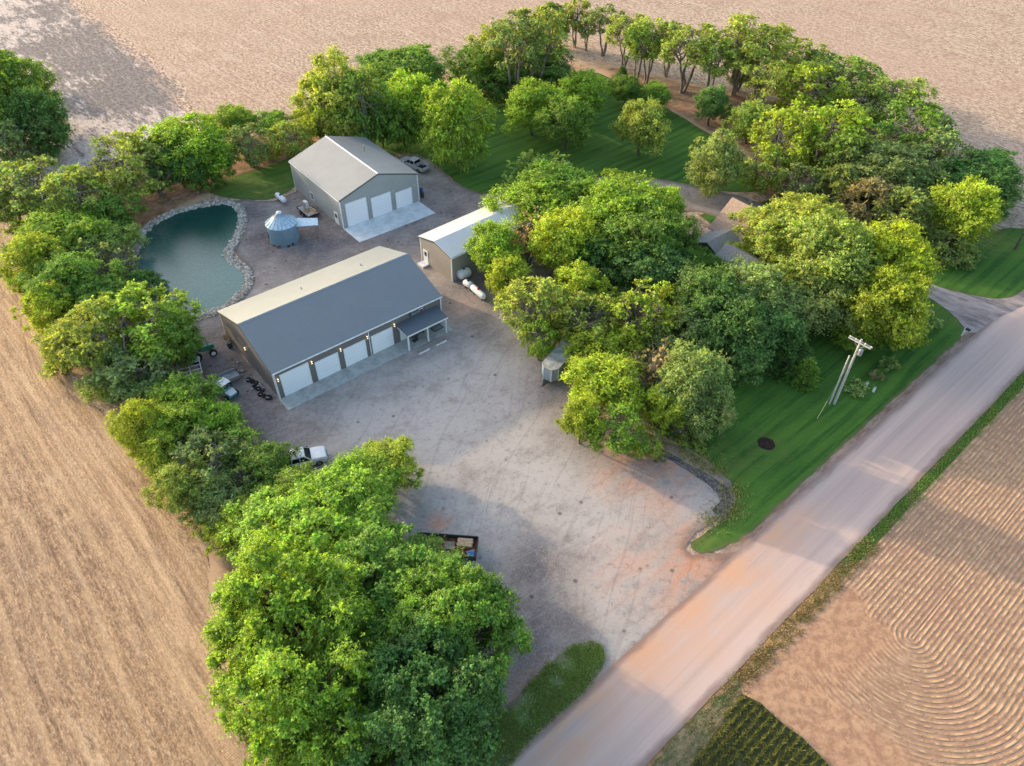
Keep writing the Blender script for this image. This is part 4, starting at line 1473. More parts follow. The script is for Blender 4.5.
def pickup(loc, rz, paint, label, topper=False):
    t = empty('pickup_truck', loc, rz, label, 'pickup')
    W = 0.98
    # lower body with hood, shaped in cross section rings along x
    secs = []   # x, halfwidth, z bottom, z shoulder, z top
    for x, hw, zb, zs, zt in ((2.92, .80, .45, .72, .80), (2.80, .90, .42, .92, 1.03), (2.2, .97, .38, 1.0, 1.14), (1.35, .985, .36, 1.02, 1.18), (1.2, .985, .36, 1.02, 1.12), (-.9, .985, .36, 1.02, 1.10)):
        secs.append([(x, -hw, zb), (x, -hw, zs), (x, -hw * .88, zt), (x, hw * .88, zt), (x, hw, zs), (x, hw, zb)])
    mb = MB()
    vs = [p for s_ in secs for p in s_]
    fs = []
    for k in range(len(secs) - 1):
        for i in range(6):
            fs.append((k * 6 + i, k * 6 + (i + 1) % 6, (k + 1) * 6 + (i + 1) % 6, (k + 1) * 6 + i))
    fs += [tuple(range(6)), tuple(range(len(vs) - 6, len(vs)))]
    mb.add(vs, fs)
    # bed sides, floor and tailgate
    mb.box(-2.85, -.9, -.985, -.88, .42, 1.08).box(-2.85, -.9, .88, .985, .42, 1.08).box(-2.9, -2.82, -.96, .96, .48, 1.06).box(-2.82, -.9, -.88, .88, .50, .58)
    mb.build('body', paint, t, bevel=.03)
    cab = [(1.32, 1.10), (.62, 1.74), (.4, 1.80), (-.55, 1.80), (-.78, 1.72), (-.92, 1.10)]
    c_ = MB()
    for sgn in (0,):
        vs = []
        for x, z in cab:
            hw = .93 if z < 1.2 else .76
            vs += [(x, -hw, z), (x, hw, z)]
        nn_ = len(cab)
        fs = [tuple(range(0, 2 * nn_, 2)), tuple(range(1, 2 * nn_, 2))[::-1]]
        for i in range(nn_):
            j = (i + 1) % nn_
            fs.append((2 * i, 2 * i + 1, 2 * j + 1, 2 * j))
        c_.add(vs, fs)
    cb = c_.build('cab', paint, t, bevel=.025)
    # windscreen, rear window and side windows set just proud of the cab
    def quad_off(pts, nrm, d=.012):
        nrm = Vector(nrm).normalized() * d
        p = [Vector(q) for q in pts]
        return MB().hexa([q - nrm * .5 for q in p] + [q + nrm for q in p])
    quad_off([(1.26, -.84, 1.16), (1.26, .84, 1.16), (.68, .70, 1.69), (.68, -.70, 1.69)], (.67, 0, .74)).build('windscreen', 'glass', t)
    quad_off([(-.90, -.80, 1.20), (-.90, .80, 1.20), (-.795, .68, 1.68), (-.795, -.68, 1.68)], (-.97, 0, .2)).build('rear_window', 'glass', t)
    for sy in (-1, 1):
        for xa, xb, xc, xd in ((1.05, .12, .12, .55), (.02, -.78, -.70, .02)):
            ws = [(xa, sy * .918, 1.18), (xb, sy * .918, 1.18), (xc, sy * .79, 1.68), (xd, sy * .79, 1.68)]
            quad_off(ws, (0, sy, .3)).build('side_window', 'glass', t)
        MB().box(2.80, 2.90, sy * .72 - .14, sy * .72 + .14, .70, .86).build('headlight', 'white_trim', t)
        MB().box(-2.93, -2.88, sy * .90 - .06, sy * .90 + .06, .70, 1.0).build('tail_light', 'red', t)
        MB().box(.95, 1.1, sy * 1.08 - .1, sy * 1.08 + .1, 1.12, 1.3).build('mirror', 'dark_trim', t)
        for x in (1.95, -1.85):
            wheel(t, x, sy * .86)
    MB().box(2.90, 2.99, -.85, .85, .42, .62).build('bumper', 'steel_grey', t, bevel=.02)
    MB().box(-3.0, -2.91, -.85, .85, .42, .60).build('bumper', 'steel_grey', t, bevel=.02)
    MB().box(2.92, 2.955, -.5, .5, .64, .86).build('grille', 'dark_trim', t)
    MB().box(-2.8, -.95, -.86, .86, .585, .60).build('bed_liner', 'chassis', t)
    return t


pickup((-17.65, 121.55, .06), R_(143), 'silver_paint', 'silver crew cab pickup parked behind the grey garage beside the lawn')
pickup((-23.0, 52.9, .06), R_(20), 'white_paint', 'white pickup half hidden under the trees at the west yard edge')

# enclosed cargo trailer
pa, pb_ = Vector(g(552, 371, 2.35)), Vector(g(571, 349.5, 2.35))
dv = (pa - pb_).normalized()
ang = math.atan2(dv.y, dv.x)
sidev = Vector((dv.y, -dv.x))          # right hand of the trailer seen from the rear
hw = 1.12
ctr = pa - Vector((-dv.y, dv.x)) * -hw if False else pa
perp = Vector((-dv.y, dv.x))
pl_ = Vector(g(537, 363, 2.35))
sgn = 1 if (pl_ - pa).dot(perp) > 0 else -1
ctr = pa + perp * sgn * .62
CT = empty('cargo_trailer', (ctr.x, ctr.y, .06), ang, 'grey enclosed cargo trailer with a wedge nose parked under the trees', 'trailer')
nose = [(-6.2, -1.12), (-.75, -1.12), (.0, -.55), (.0, .55), (-.75, 1.12), (-6.2, 1.12)]
mb = MB()
vs = [(x, y, .45) for x, y in nose] + [(x, y, 2.3) for x, y in nose]
fs = [tuple(range(6))[::-1], tuple(range(6, 12))] + [(i, (i + 1) % 6, 6 + (i + 1) % 6, 6 + i) for i in range(6)]
mb.add(vs, fs).build('body', 'trailer_skin', CT)
mb = MB()
vs = [(x * 1.003 + .02, y * 1.02, 2.305) for x, y in nose] + [(x * 1.003 + .02, y * 1.02, 2.37) for x, y in nose]
mb.add(vs, fs).build('roof', 'trailer_roof', CT)
mb = MB()
for (x, y) in nose[1:5]:
    mb.box(x - .04, x + .04, y - .04, y + .04, .45, 2.303)
mb.build('corner_trim', 'white_trim', CT)
MB().hexa([(-.1, -.5, .38), (-.1, .5, .38), (1.05, .06, .38), (1.05, -.06, .38), (-.1, -.5, .46), (-.1, .5, .46), (1.05, .06, .46), (1.05, -.06, .46)][:8]).tube((1.05, 0, .42), (1.3, 0, .42), .05).build('hitch', 'chassis', CT)
MB().tube((.8, 0, 0), (.8, 0, .75), .04).build('jack', 'rust', CT)
for sy in (-1, 1):
    for x in (-3.2, -4.1):
        wheel(CT, x, sy * 1.14, .34, .2)
    MB().prism([(-4.6, .45), (-4.5, .85), (-2.8, .85), (-2.7, .45), (-2.85, .45), (-2.9, .78), (-4.4, .78), (-4.45, .45)], sy * 1.22 - .12, sy * 1.22 + .10).build('fender', 'steel_grey', CT)


def propane(p0, p1, label, r=.48, z=.75, red=True, group=None):
    a, b = Vector(p0), Vector(p1)
    L = (b - a).length
    c_ = (a + b) / 2
    t = empty('propane_tank', (c_.x, c_.y, .06), math.atan2(b.y - a.y, b.x - a.x), label, 'tank', group)
    prof = [(.02, -L / 2), (r * .5, -L / 2 + .06), (r * .85, -L / 2 + .2), (r, -L / 2 + .42), (r, L / 2 - .42), (r * .85, L / 2 - .2), (r * .5, L / 2 - .06), (.02, L / 2)]
    MB().lathe(prof, 24, (0, 0, z), 'X').build('tank_shell', 'white_paint', t, smooth=True)
    d = MB().lathe([(.17, 0), (.17, .16), (.12, .22), (.02, .24)], 14, (0, 0, z + r - .04)).build('valve_dome', 'red' if red else 'dark_item', t)
    for x in (-L * .28, L * .28):
        MB().prismx([(-.3, 0), (.3, 0), (.26, z - r * .75), (-.26, z - r * .75)], x - .06, x + .06).build('leg', 'steel_grey', t)
    return t


def gg(a, z=0.0):
    return g(a[0], a[1], z)


tg = 'propane tanks in line beside the white shed'
propane(gg((471.5, 286.5), .7), gg((485, 298.2), .7), 'white propane tank with a red valve dome, nearest of the row by the shed', .46, .72, True, tg)
propane(gg((464.3, 281.5), .8), gg((472.5, 286.8), .8), 'middle white tank between the wide tank and the one with red dome', .52, .8, False, tg)
propane(gg((457.8, 276.5), .9), gg((470.5, 271.5), .9), 'wide white tank lying crosswise against the white shed corner', .72, .95, False, tg)
propane(gg((276.5, 194.5), .7), gg((285.3, 201.5), .7), 'lone white propane tank on dark gravel left of the grey garage', .46, .72, False, None)

# flatbed trailer with salvage by the garage
fa = Vector(g(297.5, 214, .6))
fb = Vector(g(317.5, 213.5, .6))
FT = empty('flatbed_trailer', (*g(308, 211, .5), .06), R_(-50), 'small rusty flatbed trailer loaded with scrap left of the grey garage', 'trailer')
mb = MB()
for k in range(9):
    mb.box(-1.9, 1.9, -.95 + k * .212, -.95 + k * .212 + .19, .55, .6)
mb.build('deck', 'deck_grey', FT)
MB().box(-1.95, 1.95, -1.0, -.955, .42, .66).box(-1.95, 1.95, .962, 1.0, .42, .66).box(-1.98, -1.92, -1, 1, .42, .66).box(1.92, 1.98, -1, 1, .42, .66).build('frame', 'chassis', FT)
MB().tube((1.95, .5, .5), (3.0, 0, .45), .04).tube((1.95, -.5, .5), (3.0, 0, .45), .04).build('tongue', 'chassis', FT)
for sy in (-1, 1):
    for x in (-.45, .4):
        wheel(FT, x, sy * 1.12, .33, .2)


def on(b, x, y, z):
    return at_local(b, x, y, z)


def stack_boards(name, loc, rz, lx, ly, nz, mat, label, cat, group=None):
    t = empty(name, loc, rz, label, cat, group)
    r = random.Random(len(name) + nz)
    for k in range(nz):
        for j in range(max(2, int(ly / .16))):
            w = ly / max(2, int(ly / .16))
            y = -ly / 2 + j * w
            dx = r.uniform(-.06, .06)
            MB().box(-lx / 2 + dx, lx / 2 + dx, y + .008, y + w - .008, .02 + k * .07, .08 + k * .07).build('board', mat, t)
    return t


stack_boards('board_stack', on(FT, .9, .1, .66), R_(-50), 1.7, .9, 1, 'board_wood', 'pale boards laid on the deck of the scrap trailer', 'boards')
t = empty('metal_cabinet', on(FT, -.9, .2, .66), R_(-40), 'tall white metal cabinet standing on the scrap trailer', 'cabinet')
MB().box(-.4, .4, -.25, .25, 0, 1.15).build('cabinet_body', 'white_trim', t, bevel=.02)
MB().box(-.37, -.02, -.275, -.255, .06, 1.1).build('door', 'deck_grey', t)
MB().box(.02, .37, -.275, -.255, .06, 1.1).build('door', 'deck_grey', t)
t = empty('wood_crate', on(FT, .2, -.35, .66), R_(-20), 'low slatted tan crate between the cabinet and boards on the scrap trailer', 'crate')
MB().box(-.35, .35, -.25, .25, 0, .05).build('base', 'board_wood', t)
for a in (-1, 1):
    MB().box(-.35, .35, a * .25 - .02, a * .25 + .02, .05, .35).build('side_panel', 'board_wood', t)
    MB().box(a * .35 - .02, a * .35 + .02, -.23, .23, .05, .35).build('end_panel', 'board_wood', t)
o = MB().rbox(0, 0, 2.2, .3, 0, .06, 0).build('leaning_plank', 'board_wood')
o.location = on(FT, .2, .8, .70)
o.rotation_euler = (0, R_(-6), R_(-50))
tag(o, 'long pale plank lying on the garage side of the scrap trailer', 'plank')


def barrel(px, py, mat, label, h=.88, r=.29, group=None, z=.06):
    p = g(px, py)
    t = empty('barrel', (p[0], p[1], z), 0, label, 'barrel', group)
    MB().lathe([(r * .95, 0), (r, .03), (r, h * .32), (r * 1.04, h * .34), (r, h * .36), (r, h * .64), (r * 1.04, h * .66), (r, h * .68), (r, h - .03), (r * .95, h)], 18).build('drum', mat, t)
    MB().lathe([(r * .9, h + .002), (r * .9, h + .015), (.02, h + .016)], 18).build('lid', 'dark_item', t)
    return t


barrel(422.5, 197.5, 'dark_item', 'black drum standing off the right corner of the grey garage, front one', group='drums at the garage corner')
barrel(421.5, 193.5, 'blue_plastic', 'dark blue drum behind the black one at the garage corner', group='drums at the garage corner')
barrel(226, 341.5, 'yellow_plastic', 'yellow drum against the west gable of the workshop', .8)
barrel(227.8, 344.5, 'white_trim', 'white drum next to the yellow drum at the workshop gable', .7)
barrel(230.6, 347.8, 'dark_item', 'black drum third in line after yellow and white at the gable', .8)

# scrap, tyres and stones along the west gable
rs = random.Random(23)
for k in range(9):
    yl = 1.0 + k * .55
    p = at_local(SH, -.9 - .25 * (k % 3), yl, 0.06)
    t = empty('old_tyre', p, rs.uniform(0, 3), ['nearest', 'second', 'third', 'fourth', 'fifth', 'sixth', 'seventh', 'eighth', 'ninth'][k] + ' black tyre from the front corner along the workshop west gable', 'tyre', 'tyres along the workshop gable')
    r = rs.uniform(.28, .42)
    o = MB().lathe([(r * .55, 0), (r * .9, .0), (r, .05), (r, .17), (r * .9, .22), (r * .55, .22), (r * .5, .11)], 18).build('tyre_body', 'tyre', t)
    if k % 2 == 0:
        MB().lathe([(r * .5, .05), (r * .5, .10), (.04, .12)], 14).build('rim', 'steel_grey', t)
for k in range(16):
    yl = rs.uniform(.6, 9.5)
    p = at_local(SH, -.55 - rs.uniform(0, 1.3), yl, 0.05)
    o = MB().lathe([(.06, 0), (.2, .04), (.22, .14), (.12, .24), (.02, .26)], 7).build('field_stone', 'stone_grey')
    o.location = p
    o.scale = (rs.uniform(.6, 1.3), rs.uniform(.5, 1.1), rs.uniform(.6, 1.1))
    o.rotation_euler = (0, 0, rs.uniform(0, 6))
    tag(o, 'rough grey stone lying among tyres along the workshop west gable', 'stone', 'loose stones at the workshop gable')


def tractor(loc, rz):
    t = empty('tractor', loc, rz, 'green farm tractor with big black tyres parked under the west trees', 'tractor')
    MB().hexa([(.2, -.32, .8), (1.9, -.26, .8), (1.9, .26, .8), (.2, .32, .8), (.2, -.32, 1.5), (1.85, -.24, 1.35), (1.85, .24, 1.35), (.2, .32, 1.5)]).build('hood', 'tractor_green', t, bevel=.03)
    c_ = MB()
    for x, y in ((.1, -.6), (.1, .6), (-1.1, -.6), (-1.1, .6)):
        c_.tube((x, y, 1.2), (x * .9 - .05, y * .95, 2.45), .04)
    c_.build('cab_frame', 'chassis', t)
    MB().box(-1.25, .2, -.68, .68, 2.45, 2.56).build('cab_roof', 'teal_paint', t, bevel=.03)
    MB().box(-1.1, .1, -.58, .58, 1.25, 2.42).build('cab_glass', 'glass', t)
    for sy in (-1, 1):
        wheel(t, -.75, sy * .95, .82, .48, 'amber' if False else 'white_trim')
        wheel(t, 1.45, sy * .78, .48, .3, 'white_trim')
        MB().prism([(-1.5, 1.3), (-1.2, 1.72), (-.4, 1.75), (-.05, 1.35), (-.1, 1.33), (-.42, 1.69), (-1.18, 1.66), (-1.46, 1.28)], sy * .95 - .24, sy * .95 + .24).build('fender', 'tractor_green', t)
    MB().tube((1.2, 0, 1.4), (1.2, 0, 2.1), .045).build('exhaust', 'dark_item', t)
    return t


tractor((*g(201, 357), .06), R_(35))
# field implement made of pale tubes
IM = empty('field_cultivator', (*g(191, 372), .06), R_(25), 'pale grey tubular field implement behind the green tractor under the trees', 'implement')
mb = MB()
for y in (-1.6, -.8, 0, .8, 1.6):
    mb.tube((-1.4, y, .75), (1.4, y, .75), .06, n=6)
for x in (-1.3, 0, 1.3):
    mb.tube((x, -1.7, .75), (x, 1.7, .75), .07, n=6)
mb.build('frame', 'white_trim', IM)
for k in range(8):
    y = -1.6 + k * .457
    MB().tube((-1.2, y, .75), (-1.5, y, .3), .03, n=5).tube((-1.5, y, .3), (-1.25, y, .02), .03, n=5).build('tine', 'rust', IM)
for sy in (-1.2, 1.2):
    wheel(IM, .6, sy, .33, .2)

# utility trailer, grey tilt deck
UT = empty('utility_trailer', (*g(227, 379, .5), .06), R_(38), 'light grey tilt deck trailer beside the west trees', 'trailer')
MB().box(-1.7, 1.5, -.75, .75, .5, .58).build('deck', 'deck_grey', UT, bevel=.02)
MB().box(-1.7, 1.5, -.80, -.755, .45, .95).box(-1.7, 1.5, .755, .80, .45, .95).build('side_rail', 'steel_grey', UT)
MB().box(1.5, 1.56, -.75, .75, .45, .9).build('headboard', 'dark_item', UT)
MB().tube((1.5, 0, .5), (2.5, 0, .45), .05).build('tongue', 'chassis', UT)
for sy in (-1, 1):
    wheel(UT, -.2, sy * .92, .33, .2)
# side by side utility vehicle
UV = empty('utility_vehicle', (*g(226, 391, .5), .06), R_(-35), 'white and blue open sided utility vehicle parked below the grey deck trailer', 'utility vehicle')
MB().hexa([(-1.4, -.65, .4), (1.45, -.6, .4), (1.45, .6, .4), (-1.4, .65, .4), (-1.4, -.68, .85), (1.35, -.55, .8), (1.35, .55, .8), (-1.4, .68, .85)]).build('body', 'teal_paint', UV, bevel=.03)
MB().hexa([(.65, -.6, .82), (1.5, -.5, .74), (1.5, .5, .74), (.65, .6, .82), (.65, -.6, .98), (1.45, -.45, .84), (1.45, .45, .84), (.65, .6, .98)]).build('hood', 'white_paint', UV, bevel=.02)
MB().box(-.75, .55, -.66, .66, 1.80, 1.88).build('roof', 'white_paint', UV, bevel=.02)
mb = MB()
for x, y in ((.7, -.6), (.7, .6), (-.7, -.6), (-.7, .6)):
    mb.tube((x, y, .85), (x * .75, y, 1.8), .03, n=6)
mb.build('roll_cage', 'chassis', UV)
MB().box(-.5, 0, -.55, .55, .85, 1.0).box(-.6, -.48, -.55, .55, .9, 1.4).build('seat', 'dark_item', UV)
MB().box(-1.45, -.78, -.66, -.62, .86, 1.12).box(-1.45, -.78, .62, .66, .86, 1.12).box(-1.47, -1.43, -.6, .6, .86, 1.12).build('cargo_bed', 'deck_grey', UV)
for sy in (-1, 1):
    for x in (1.0, -1.0):
        wheel(UV, x, sy * .72, .33, .25)

# open top hauling trailer under the big trees
pA, pB = Vector(g(424, 533, 1.2)), Vector(g(478.5, 537, 1.2))
dv = (pB - pA).normalized()
ang = math.atan2(dv.y, dv.x)
cen = pB - dv * 3.0 + Vector((dv.y, -dv.x)) * 1.2
DT = empty('dump_trailer', (cen.x, cen.y, .06), ang, 'black open top hauling trailer holding timber beside the big bottom trees', 'trailer')
MB().box(-3.0, 2.95, -1.15, 1.15, .62, .70).build('floor', 'rust', DT)
mb = MB()
mb.box(-3.0, 3.0, 1.15, 1.22, .55, 1.25).box(-3.0, 3.0, -1.22, -1.15, .55, 1.25).box(2.95, 3.02, -1.14, 1.14, .55, 1.25).box(-3.07, -3.0, -1.14, 1.14, .55, 1.25)
for k in range(7):
    x = -2.8 + k * .93
    mb.box(x - .04, x + .04, 1.221, 1.27, .6, 1.2).box(x - .04, x + .04, -1.27, -1.221, .6, 1.2)
mb.build('side_wall', 'dark_item', DT)
for sy in (-1, 1):
    for x in (-.9, 0):
        wheel(DT, x, sy * .98, .36, .22)
MB().tube((-3.0, .6, .5), (-4.2, 0, .45), .06).tube((-3.0, -.6, .5), (-4.2, 0, .45), .06).build('tongue', 'chassis', DT)
stack_boards('timber_stack', on(DT, 1.75, .50, .76), ang, 1.45, .95, 6, 'board_wood', 'neat stack of pale timber boards at the open end of the black trailer', 'timber')
stack_boards('scrap_lumber', on(DT, -2.2, .3, .76), ang + .3, 1.1, .7, 2, 'old_wood', 'weathered scrap lumber at the leafy end of the black trailer', 'lumber')
stack_boards('pallet', on(DT, .3, .2, .76), ang + .1, 1.0, .9, 2, 'old_wood', 'weathered pallet between timber and scrap in the black trailer', 'pallet')
t = empty('storage_tote', on(DT, 2.5, -.78, .76), ang, 'blue plastic tote in the near corner of the black trailer', 'tote')
MB().box(-.32, .32, -.22, .22, 0, .42).build('tub', 'blue_plastic', t, bevel=.02)
MB().box(-.34, .34, -.24, .24, .43, .47).build('lid', 'blue_plastic', t, bevel=.01)
o = MB().box(-.4, .4, -.15, .15, 0, .12).build('timber_offcut', 'board_wood', bevel=.01)
o.location = on(DT, 2.4, -.30, .78)
o.rotation_euler = (0, 0, ang + .5)
tag(o, 'short orange timber offcut between the timber stack and blue tote', 'offcut')

# ---- power pole
pp = g(834, 404)
UP = empty('power_pole', (pp[0], pp[1], 0), 0, 'pale wooden power pole with crossarm and transformer on the east lawn', 'power pole')
HP = 10.0
MB().tube((0, 0, 0), (0, 0, HP), .17, .12, 12).build('pole', 'pole_wood', UP)
ca = R_(-48)
ax = Vector((math.cos(ca), math.sin(ca), 0))
ay = Vector((-ax.y, ax.x, 0))
e0, e1 = -ax * 1.35, ax * 1.35
mb = MB()
for s_ in (1, -1):
    c0 = ay * (.17 * s_)
    mb.hexa([e0 + c0 - ay * .045 + Vector((0, 0, 9.5)), e1 + c0 - ay * .045 + Vector((0, 0, 9.5)), e1 + c0 + ay * .045 + Vector((0, 0, 9.5)), e0 + c0 + ay * .045 + Vector((0, 0, 9.5)),
             e0 + c0 - ay * .045 + Vector((0, 0, 9.62)), e1 + c0 - ay * .045 + Vector((0, 0, 9.62)), e1 + c0 + ay * .045 + Vector((0, 0, 9.62)), e0 + c0 + ay * .045 + Vector((0, 0, 9.62))])
cr = mb.build('crossarm', 'pole_wood', UP)
MB().tube(e0 * .55 + Vector((0, 0, 9.5)), (0, 0, 8.7), .03, n=6).tube(e1 * .55 + Vector((0, 0, 9.5)), (0, 0, 8.7), .03, n=6).build('arm_brace', 'steel_grey', UP)
for k in (-1.25, -.55, .55, 1.25):
    p = ax * k + Vector((0, 0, 9.62))
    MB().lathe([(.03, 0), (.07, .04), (.04, .08), (.07, .12), (.03, .18)], 8, tuple(p)).build('insulator', 'white_trim', UP)
tp = ax * .42 + Vector((0, 0, 8.0))
MB().lathe([(.22, 0), (.25, .04), (.25, .75), (.2, .82), (.05, .84)], 14, tuple(tp)).build('transformer', 'steel_grey', UP)
MB().box(tp.x * .4 - .05, tp.x * .4 + .05, tp.y * .4 - .05, tp.y * .4 + .05, 8.2, 8.6).build('bracket', 'chassis', UP)
q2 = g(831.2, 403.7)
GP = empty('stub_pole', (q2[0] - .25, q2[1] - .05, 0), 0, 'shorter pale pole standing right against the left of the power pole', 'pole')
MB().tube((0, 0, 0), (.0, 0, 7.6), .11, .09, 10).build('pole', 'pole_wood', GP)
MB().lathe([(.095, 7.6), (.11, 7.62), (.02, 7.7)], 10).build('cap', 'steel_grey', GP)
gy = g(817, 419)
gd = Vector((gy[0], gy[1], 0))
tpv = Vector((pp[0], pp[1], 0))
GW = empty('guy_wire', (gy[0], gy[1], 0), 0, 'thin guy wire with yellow guard anchored left of the power pole', 'guy wire')
top = Vector((pp[0] - gy[0], pp[1] - gy[1], 8.8))
MB().tube((0, 0, 0), top, .018, n=5).build('wire', 'steel_grey', GW)
plain('guard_yellow', (0.50, 0.48, 0.2))
MB().tube((0, 0, 0), top * .26, .045, n=6).build('guard', 'guard_yellow', GW)

ep = g(1015, 249)
EP = empty('utility_pole', (ep[0], ep[1], 0), 0, 'dark wooden pole on the grass at the right picture edge', 'pole')
MB().tube((0, 0, 0), (0, 0, 9), .16, .12, 10).build('pole', 'bark', EP)
MB().rbox(0, 0, 2.2, .1, 8.3, 8.42, ca).build('crossarm', 'bark', EP)
for k in (-.9, .9):
    MB().lathe([(.05, 0), (.08, .1), (.04, .2)], 8, (k * math.cos(ca), k * math.sin(ca), 8.42)).build('insulator', 'steel_grey', EP)

# mailbox
mp = g(961.5, 336)
MBX = empty('mailbox', (mp[0], mp[1], .05), ROAD_A, 'white mailbox post with black box at the driveway mouth', 'mailbox')
MB().box(-.09, .09, -.09, .09, 0, 1.3).box(-.085, .085, -.7, .12, 1.0, 1.1).build('post', 'white_trim', MBX)
bx_ = MB().prism([(-.14, 0), (.14, 0), (.14, .16), (.09, .25), (0, .28), (-.09, .25), (-.14, .16)], -.62, -.05)
bx_.v = [(x, y, z + 1.11) for x, y, z in bx_.v]
b_ = bx_.build('box', 'dark_item', MBX)
MB().box(.142, .155, -.3, -.25, 1.2, 1.42).build('flag', 'red', b_)
for k, (px, py) in enumerate(((865.5, 387), (873, 392))):
    p = g(px, py)
    t = empty('utility_pedestal', (p[0], p[1], .05), ROAD_A, ['short white utility pedestal closest to the power pole on the lawn', 'white utility pedestal nearer the road, right of its twin'][k], 'pedestal', 'utility pedestals on the lawn')
    MB().box(-.12, .12, -.12, .12, 0, .75).build('housing', 'white_trim', t, bevel=.01)
    MB().hexa([(-.14, -.14, .752), (.14, -.14, .752), (.14, .14, .752), (-.14, .14, .752), (-.10, -.10, .84), (.10, -.10, .84), (.10, .10, .84), (-.10, .10, .84)]).build('cap', 'steel_grey', t)

# ================================================================== trees
TRI = np.random.default_rng(42)


def leaf_mesh(name, C, U, Wv, ln, wd, col):
    """C centres, U long axis, Wv short axis (unit), sizes and colours -> one mesh of leaf sized faces"""
    N = len(C)
    V = np.zeros((N, 4, 3))
    V[:, 0] = C - U * ln[:, None]
    V[:, 1] = C + Wv * wd[:, None]
    V[:, 2] = C + U * ln[:, None]
    V[:, 3] = C - Wv * wd[:, None]
    me = bpy.data.meshes.new(name)
    me.vertices.add(N * 4)
    me.vertices.foreach_set('co', V.ravel())
    me.loops.add(N * 4)
    me.loops.foreach_set('vertex_index', np.arange(N * 4, dtype=np.int32))
    me.polygons.add(N)
    me.polygons.foreach_set('loop_start', np.arange(0, N * 4, 4, dtype=np.int32))
    me.polygons.foreach_set('loop_total', np.full(N, 4, np.int32))
    me.update()
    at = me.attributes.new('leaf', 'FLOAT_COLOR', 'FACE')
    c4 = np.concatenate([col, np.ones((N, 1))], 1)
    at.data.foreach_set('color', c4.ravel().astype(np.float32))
    return me


def unit(v):
    return v / (np.linalg.norm(v, axis=1, keepdims=True) + 1e-9)


def make_leaves(r, clumps, nspr, nleaf, leaf, droop=0.0, upb=0.3, Rz=1.0, hue=(1, 1, 1), hvar=0.25, needle=False):
    """clumps: (x, y, z, radius).  sprigs of leaves radiate from every clump"""
    Cs, Us, Ws, Ls, Wd, Col = [], [], [], [], [], []
    cc = np.array([c[:3] for c in clumps])
    cen = cc.mean(0)
    for (x, y, z, rad) in clumps:
        c = np.array([x, y, z])
        outw = (c - cen)
        outw = outw / (np.linalg.norm(outw) + 1e-6)
        ns = int(nspr * (0.55 + 0.45 * rad * rad / 1.2))
        d = r.normal(0, 1, (ns, 3)) + outw * 0.7 + np.array([0, 0, upb])
        d = unit(d)
        sc = np.array([1, 1, 0.8])
        start = c + d * rad * 0.35 * sc
        ext = rad * (r.uniform(0.6, 1.2, (ns, 1)) + 0.6 * r.uniform(0, 1, (ns, 1)) ** 4)
        end = c + d * ext * sc + np.array([0, 0, -droop]) * rad * r.uniform(.4, 1.3, (ns, 1))
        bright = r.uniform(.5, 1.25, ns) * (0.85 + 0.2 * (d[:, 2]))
        clb = r.uniform(.86, 1.14)
        hs = r.normal(0, hvar * .5, ns)
        t = r.uniform(0.15, 1.05, (ns, nleaf))
        P = start[:, None, :] + (end - start)[:, None, :] * t[:, :, None]
        wdt = rad * (0.085 if not needle else 0.06) * (1.25 - 0.6 * t[:, :, None])
        P = P + r.normal(0, 1, P.shape) * wdt * np.array([1, 1, .6])
        n_ = ns * nleaf
        P = P.reshape(n_, 3)
        dd = np.repeat(d, nleaf, 0)
        nrm = unit(dd * 0.9 + r.normal(0, .75, (n_, 3)) + np.array([0, 0, .35]))
        if needle:
            U = unit(dd + r.normal(0, .35, (n_, 3)))
        else:
            U = unit(np.cross(nrm, r.normal(0, 1, (n_, 3))))
        W_ = unit(np.cross(nrm, U))
        Cs.append(P)
        Us.append(U)
        Ws.append(W_)
        l_ = leaf * r.uniform(.6, 1.35, n_)
        Ls.append(l_ * (1.0 if not needle else 1.6))
        Wd.append(l_ * (0.52 if not needle else 0.28))
        tt = t.reshape(n_)
        b = np.repeat(bright, nleaf) * clb * (0.72 + 0.38 * tt) * r.uniform(.85, 1.15, n_)  # inner leaves and downward sprigs coloured darker, painting crown shade in
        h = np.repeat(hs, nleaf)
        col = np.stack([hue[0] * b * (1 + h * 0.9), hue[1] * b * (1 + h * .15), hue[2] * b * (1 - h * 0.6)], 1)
        Col.append(np.clip(col, 0.02, 3))
    return [np.concatenate(a) for a in (Cs, Us, Ws, Ls, Wd, Col)]


def curve_tube(mb, pts, r0, r1, n=6):
    for i in range(len(pts) - 1):
        k0 = i / (len(pts) - 1)
        k1 = (i + 1) / (len(pts) - 1)
        mb.tube(pts[i], pts[i + 1], r0 + (r1 - r0) * k0, r0 + (r1 - r0) * k1, n, caps=(i == len(pts) - 2))


def wobble(a, b, r, amp=.08, k=3, sag=0.0):
    a, b = Vector(a), Vector(b)
    L = (b - a).length
    out = [a]
    for i in range(1, k):
        t = i / k
        p = a.lerp(b, t) + Vector((r.normal(0, amp * L), r.normal(0, amp * L), r.normal(0, amp * L * .5) + sag * L * math.sin(t * math.pi)))
        out.append(p)
    out.append(b)
    return out


class Proto:
    pass


def finish_proto(name, leafdata, wood, R0, V0, zc0, bark='bark', leafname='leaves'):
    p = Proto()
    p.leaf = leaf_mesh(name + '_leaves', *leafdata) if leafdata is not None else None
    if p.leaf:
        p.leaf.materials.append(M[leafname])
    me = bpy.data.meshes.new(name + '_wood')
    me.from_pydata(wood.v, [], wood.f)
    for q in me.polygons:
        q.use_smooth = True
    me.materials.append(M[bark])
    p.wood = me
    p.R, p.V, p.zc = R0, V0, zc0
    return p


